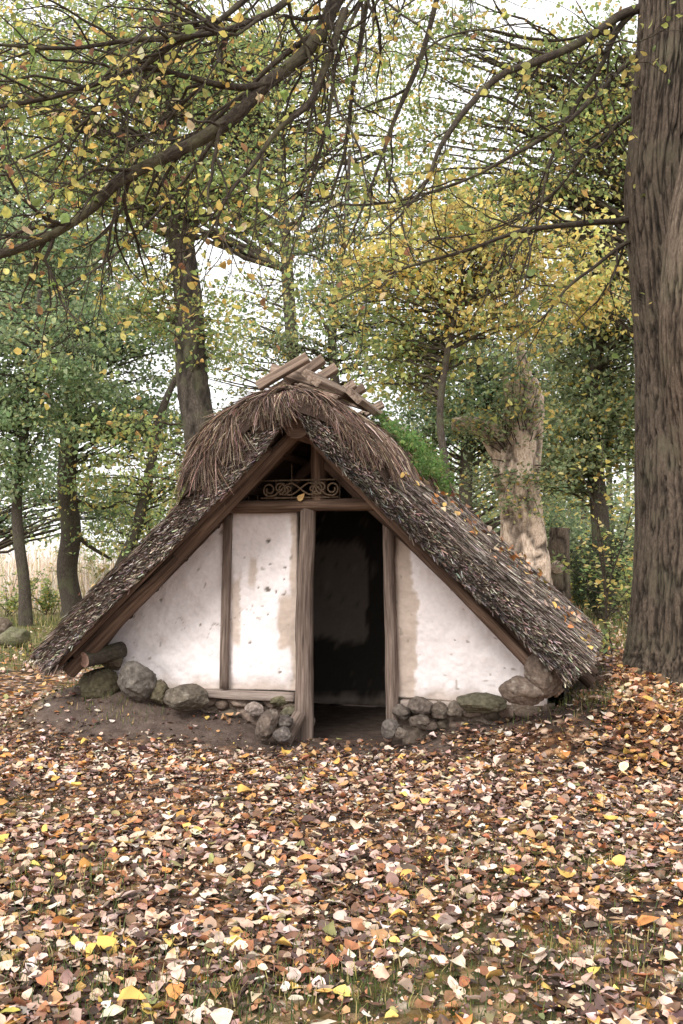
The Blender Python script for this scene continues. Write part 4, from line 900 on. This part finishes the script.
stem2=[np.array((3.30,8.50,bz+.2)),np.array((3.24,8.46,1.6)),np.array((3.10,8.30,2.5)),np.array((2.92,8.02,3.3)),np.array((2.92,7.90,3.98)),np.array((3.00,7.88,4.48)),np.array((3.35,8.0,6.2)),np.array((3.75,8.5,9.0))]
bark_trunk('trunk',stem2,(.30,.34,.36,.33,.31,.28,.16),big,M['bigbark'],240,680,.026,29,0,17,B0,.05,1.15)  # front stem toned lighter: its brighter light painted into the bark colour

def limb(path, r0, r1, spec, seed, leafp, leafsz, palette, density=1.0, root=None, k=9, droop=.5, lens=1.0):
    """path: [(px,py,Y)...]; grows side branches and twigs; returns the limb with its foliage as child"""
    P=[W(*p) for p in path]
    if root is not None: P=[np.asarray(r) for r in root]+P
    P=np.array(P); n=max(18,len(P)*5); SP,SR=smooth_path(P,np.linspace(r0,r1,len(P)),n)
    SP=SP+np.stack([.02*fbm(np.c_[np.linspace(0,n/6,n),np.full(n,seed+i*3.3),np.zeros(n)],2,seed+i) for i in range(3)],1)*np.sin(np.linspace(0,pi,n))[:,None]
    mb=MB(); tube(mb,SP-B0,SR,k,rough=.32,seed=seed)
    LP=[];LN=[]
    nroot = 0 if root is None else len(root)
    def grow(Pp,Rr,lev,i0=0):
        L=np.linalg.norm(np.diff(Pp,axis=0),axis=1).sum(); cnt = spec[lev]
        cnt = max(1,int(cnt*1.16*density*L+rng.random()))
        for _ in range(cnt):
            i=int(rng.uniform(max(i0,len(Pp)*.12),len(Pp)-1.001)); f=rng.random(); p=Pp[i]+(Pp[i+1]-Pp[i])*f; T=unit(Pp[i+1]-Pp[i])
            side=unit(np.cross(T,rng.normal(0,1,3))); ang=rng.uniform(.35,1.0); d=unit(T*cos(ang)+side*sin(ang)+np.array((0,0,-.25*droop)))
            l=(rng.uniform(.5,1.25),rng.uniform(.25,.7),rng.uniform(.1,.32))[lev]*lens*(.6+.4*(1-i/len(Pp)))
            m=(9,7,5)[lev]; q=[p]; dd=d.copy()
            for s in range(m-1):
                dd=unit(dd+rng.normal(0,.24,3)+np.array((0,0,-.10*droop if s<m*.6 else .06))); q.append(q[-1]+dd*l/(m-1))
            q=np.array(q); r=min(Rr[i]*.62,(.011,.0055,.0028)[lev]*(.7+.6*rng.random())); rr=np.linspace(r,max(.0012,r*.28),m)
            tube(mb,q-B0,rr,(6,4,3)[lev],cap=False,seed=seed+lev)
            if lev<2: grow(q,rr,lev+1)
            for s in range(1,m):
                if rng.random()<1.0*leafp*(.4,.8,1.0)[lev]:
                    LP.append(q[s]); LN.append(rng.normal(0,.55,3)+np.array((0,-.35,.6)))
    grow(SP,SR,0,int(n*nroot/len(P)))
    o=mb.build('limb',M['limbbark'],big)
    if LP:
        LP=np.array(LP); m=len(LP); leaf_mesh('foliage',LP,np.array(LN),leafsz*rng.uniform(.6,1.25,m),pal(palette,m,.16),M['leaf'],o,True,.3,.25,off=B0,anchor=True)
    return o
NEARP=[(lin(224,200,116),.28),(lin(214,176,100),.10),(lin(190,188,106),.24),(lin(144,160,92),.24),(lin(150,110,82),.08),(lin(222,202,158),.08)]
FARP=[(lin(200,184,108),.26),(lin(164,166,96),.27),(lin(126,140,84),.29),(lin(206,178,104),.16)]
hub=np.array((.05,5.3,4.75)); R_=[np.array((3.0,8.55,7.6)),np.array((1.9,7.4,6.6)),np.array((.9,6.2,5.5))]
limb([(340,-8,5.25),(322,28,5.15),(300,58,5.05),(262,86,4.95),(240,112,4.9),(200,140,4.8),(160,160,4.75),(120,180,4.7),(95,205,4.65),(50,236,4.6),(0,254,4.5),(-60,270,4.4)],.047,.016,(5.4,5,6),501,.26,.046,NEARP,1.0,R_,14)
limb([(268,84,4.95),(230,88,4.85),(190,78,4.8),(145,70,4.7),(100,82,4.6),(60,96,4.5),(0,107,4.4),(-50,115,4.3)],.017,.007,(4.83,4.14,5.17),502,.30,.046,NEARP,1.1,None,9)
limb([(262,-20,4.9),(235,8,4.85),(200,32,4.75),(160,52,4.7),(143,70,4.65),(110,100,4.55),(60,140,4.5),(10,165,4.4)],.018,.005,(4.83,4.37,5.17),503,.30,.046,NEARP,1.1,[np.array((.6,5.6,5.3))],9)
limb([(345,10,5.1),(322,70,5.0),(305,108,4.95),(280,130,4.9),(255,165,4.85),(232,190,4.8),(215,225,4.75),(195,255,4.7)],.021,.004,(5.06,4.14,5.17),504,.24,.045,NEARP,1.0,None,9)
limb([(338,60,5.2),(332,100,5.15),(318,160,5.1),(306,205,5.05),(296,240,5.0),(288,265,4.95)],.013,.003,(4.37,3.91,5.17),505,.24,.045,NEARP,.9,[np.array((.35,5.6,4.9))],7)
limb([(372,-15,5.6),(362,40,5.5),(352,90,5.45),(345,150,5.4),(330,200,5.3),(322,250,5.25)],.020,.004,(4.14,3.91,5.17),506,.22,.045,NEARP,.9,[np.array((.9,6.2,5.5))],9)
limb([(445,-20,6.2),(420,60,6.0),(395,120,5.9),(380,165,5.8),(366,200,5.7),(345,250,5.6)],.022,.004,(2.4,2.8,4.2),507,.20,.045,NEARP,.75,[np.array((1.9,7.4,6.6))],8)
limb([(300,-15,5.0),(270,15,4.9),(225,33,4.8),(180,40,4.7),(120,42,4.6),(60,48,4.5),(-10,44,4.4)],.021,.006,(4.6,4.37,5.17),508,.32,.046,NEARP,1.15,[np.array((.6,5.6,5.3))],9)
limb([(318,30,5.2),(268,70,5.3),(215,140,5.4),(170,200,5.5),(110,260,5.5),(60,290,5.4)],.016,.004,(4.83,4.14,5.17),513,.26,.046,NEARP,1.0,None,8)
# limbs leaving the trunk itself
T1=lambda z,y=8.7: np.array((2.86,y,z))
limb([(622,14,8.68),(602,29,8.5),(545,58,8.1),(500,76,7.9),(462,114,7.7),(440,148,7.6),(428,180,7.5),(405,210,7.4),(380,235,7.3)],.045,.006,(3.4,3.6,4.4),509,.26,.066,FARP,.85,[T1(6.25)],11,.4,1.3)
limb([(622,24,8.72),(602,62,8.6),(572,110,8.5),(546,180,8.4),(540,215,8.35),(520,280,8.3)],.03,.006,(3.4,3.6,4.4),510,.28,.066,FARP,.9,[T1(6.4)],9,.5,1.3)
limb([(626,64,8.68),(600,92,8.4),(560,128,8.0),(520,152,7.9),(440,190,7.7),(360,205,7.5),(300,200,7.3)],.027,.005,(3.4,3.6,4.4),511,.30,.066,FARP,.9,[T1(5.98)],9,.4,1.3)
limb([(618,221,8.66),(590,222,8.5),(560,226,8.2),(520,232,8.0),(460,252,7.9),(400,270,7.7),(340,300,7.6)],.032,.006,(3.6,3.6,4.4),512,.34,.066,FARP,1.0,[T1(4.42)],9,.4,1.2)
limb([(622,246,8.68),(600,262,8.6),(565,290,8.4),(540,320,8.3),(515,340,8.2)],.022,.005,(3.6,3.6,4.4),514,.34,.066,FARP,1.0,[T1(4.3)],8,.4,1.0)
limb([(622,122,8.75),(590,150,8.9),(540,205,9.0),(490,230,9.1),(430,240,9.2)],.026,.005,(3.6,3.6,4.4),515,.36,.066,FARP,1.0,[T1(5.42)],8,.4,1.2)
limb([(596,32,8.45),(560,40,8.3),(520,36,8.1),(480,30,7.9),(440,40,7.7),(405,70,7.5)],.014,.005,(2.4,2.6,3.4),516,.30,.066,FARP,.8,None,8,.5,1.2)

# ------------------------------------------------------------------ sky, sun, camera
w = bpy.data.worlds.new('World'); SC.world = w; w.use_nodes = True; nt = w.node_tree
bg = nt.nodes['Background']; sky = node(nt,'ShaderNodeTexSky',sky_type='NISHITA'); sky.sun_disc=False
SE, SA = radians(41), radians(207)
sky.sun_elevation=SE; sky.sun_rotation=SA; sky.dust_density=6; sky.air_density=1.2
tc=node(nt,'ShaderNodeTexCoord'); n=noise(nt,tc.outputs['Generated'],2.5,5,.55)
cl=ramp(nt,n,[(.3,(7.4,7.4,7.5)),(.7,(9.4,9.3,9.3))])
out=mulcol(nt,sky.outputs[0],cl,.88,'MIX')       # a closed sheet of bright cloud
nt.links.new(out,bg.inputs['Color']); bg.inputs['Strength'].default_value=.1
ld=bpy.data.lights.new('sun','SUN'); ld.energy=1.5; ld.angle=radians(22); ld.color=(1,.98,.95)
lo=bpy.data.objects.new('sun',ld); C.objects.link(lo)
d=Vector((sin(SA)*cos(SE),cos(SA)*cos(SE),sin(SE))); lo.rotation_euler=(-d).to_track_quat('-Z','Y').to_euler(); lo.location=(0,0,30)
cam=bpy.data.cameras.new('camera'); co=bpy.data.objects.new('camera',cam); C.objects.link(co)
co.location=(0,0,CH); co.rotation_euler=(pi/2,0,0); cam.lens=35; cam.sensor_width=36; cam.sensor_fit='AUTO'
cam.shift_y=(HY-512)/1024; cam.clip_end=1000; SC.camera=co
SC.view_settings.view_transform='Standard'; SC.view_settings.look='None'; SC.view_settings.exposure=1.1; SC.view_settings.gamma=1
SC.render.resolution_x=683; SC.render.resolution_y=1024
SC.cycles.max_bounces=8
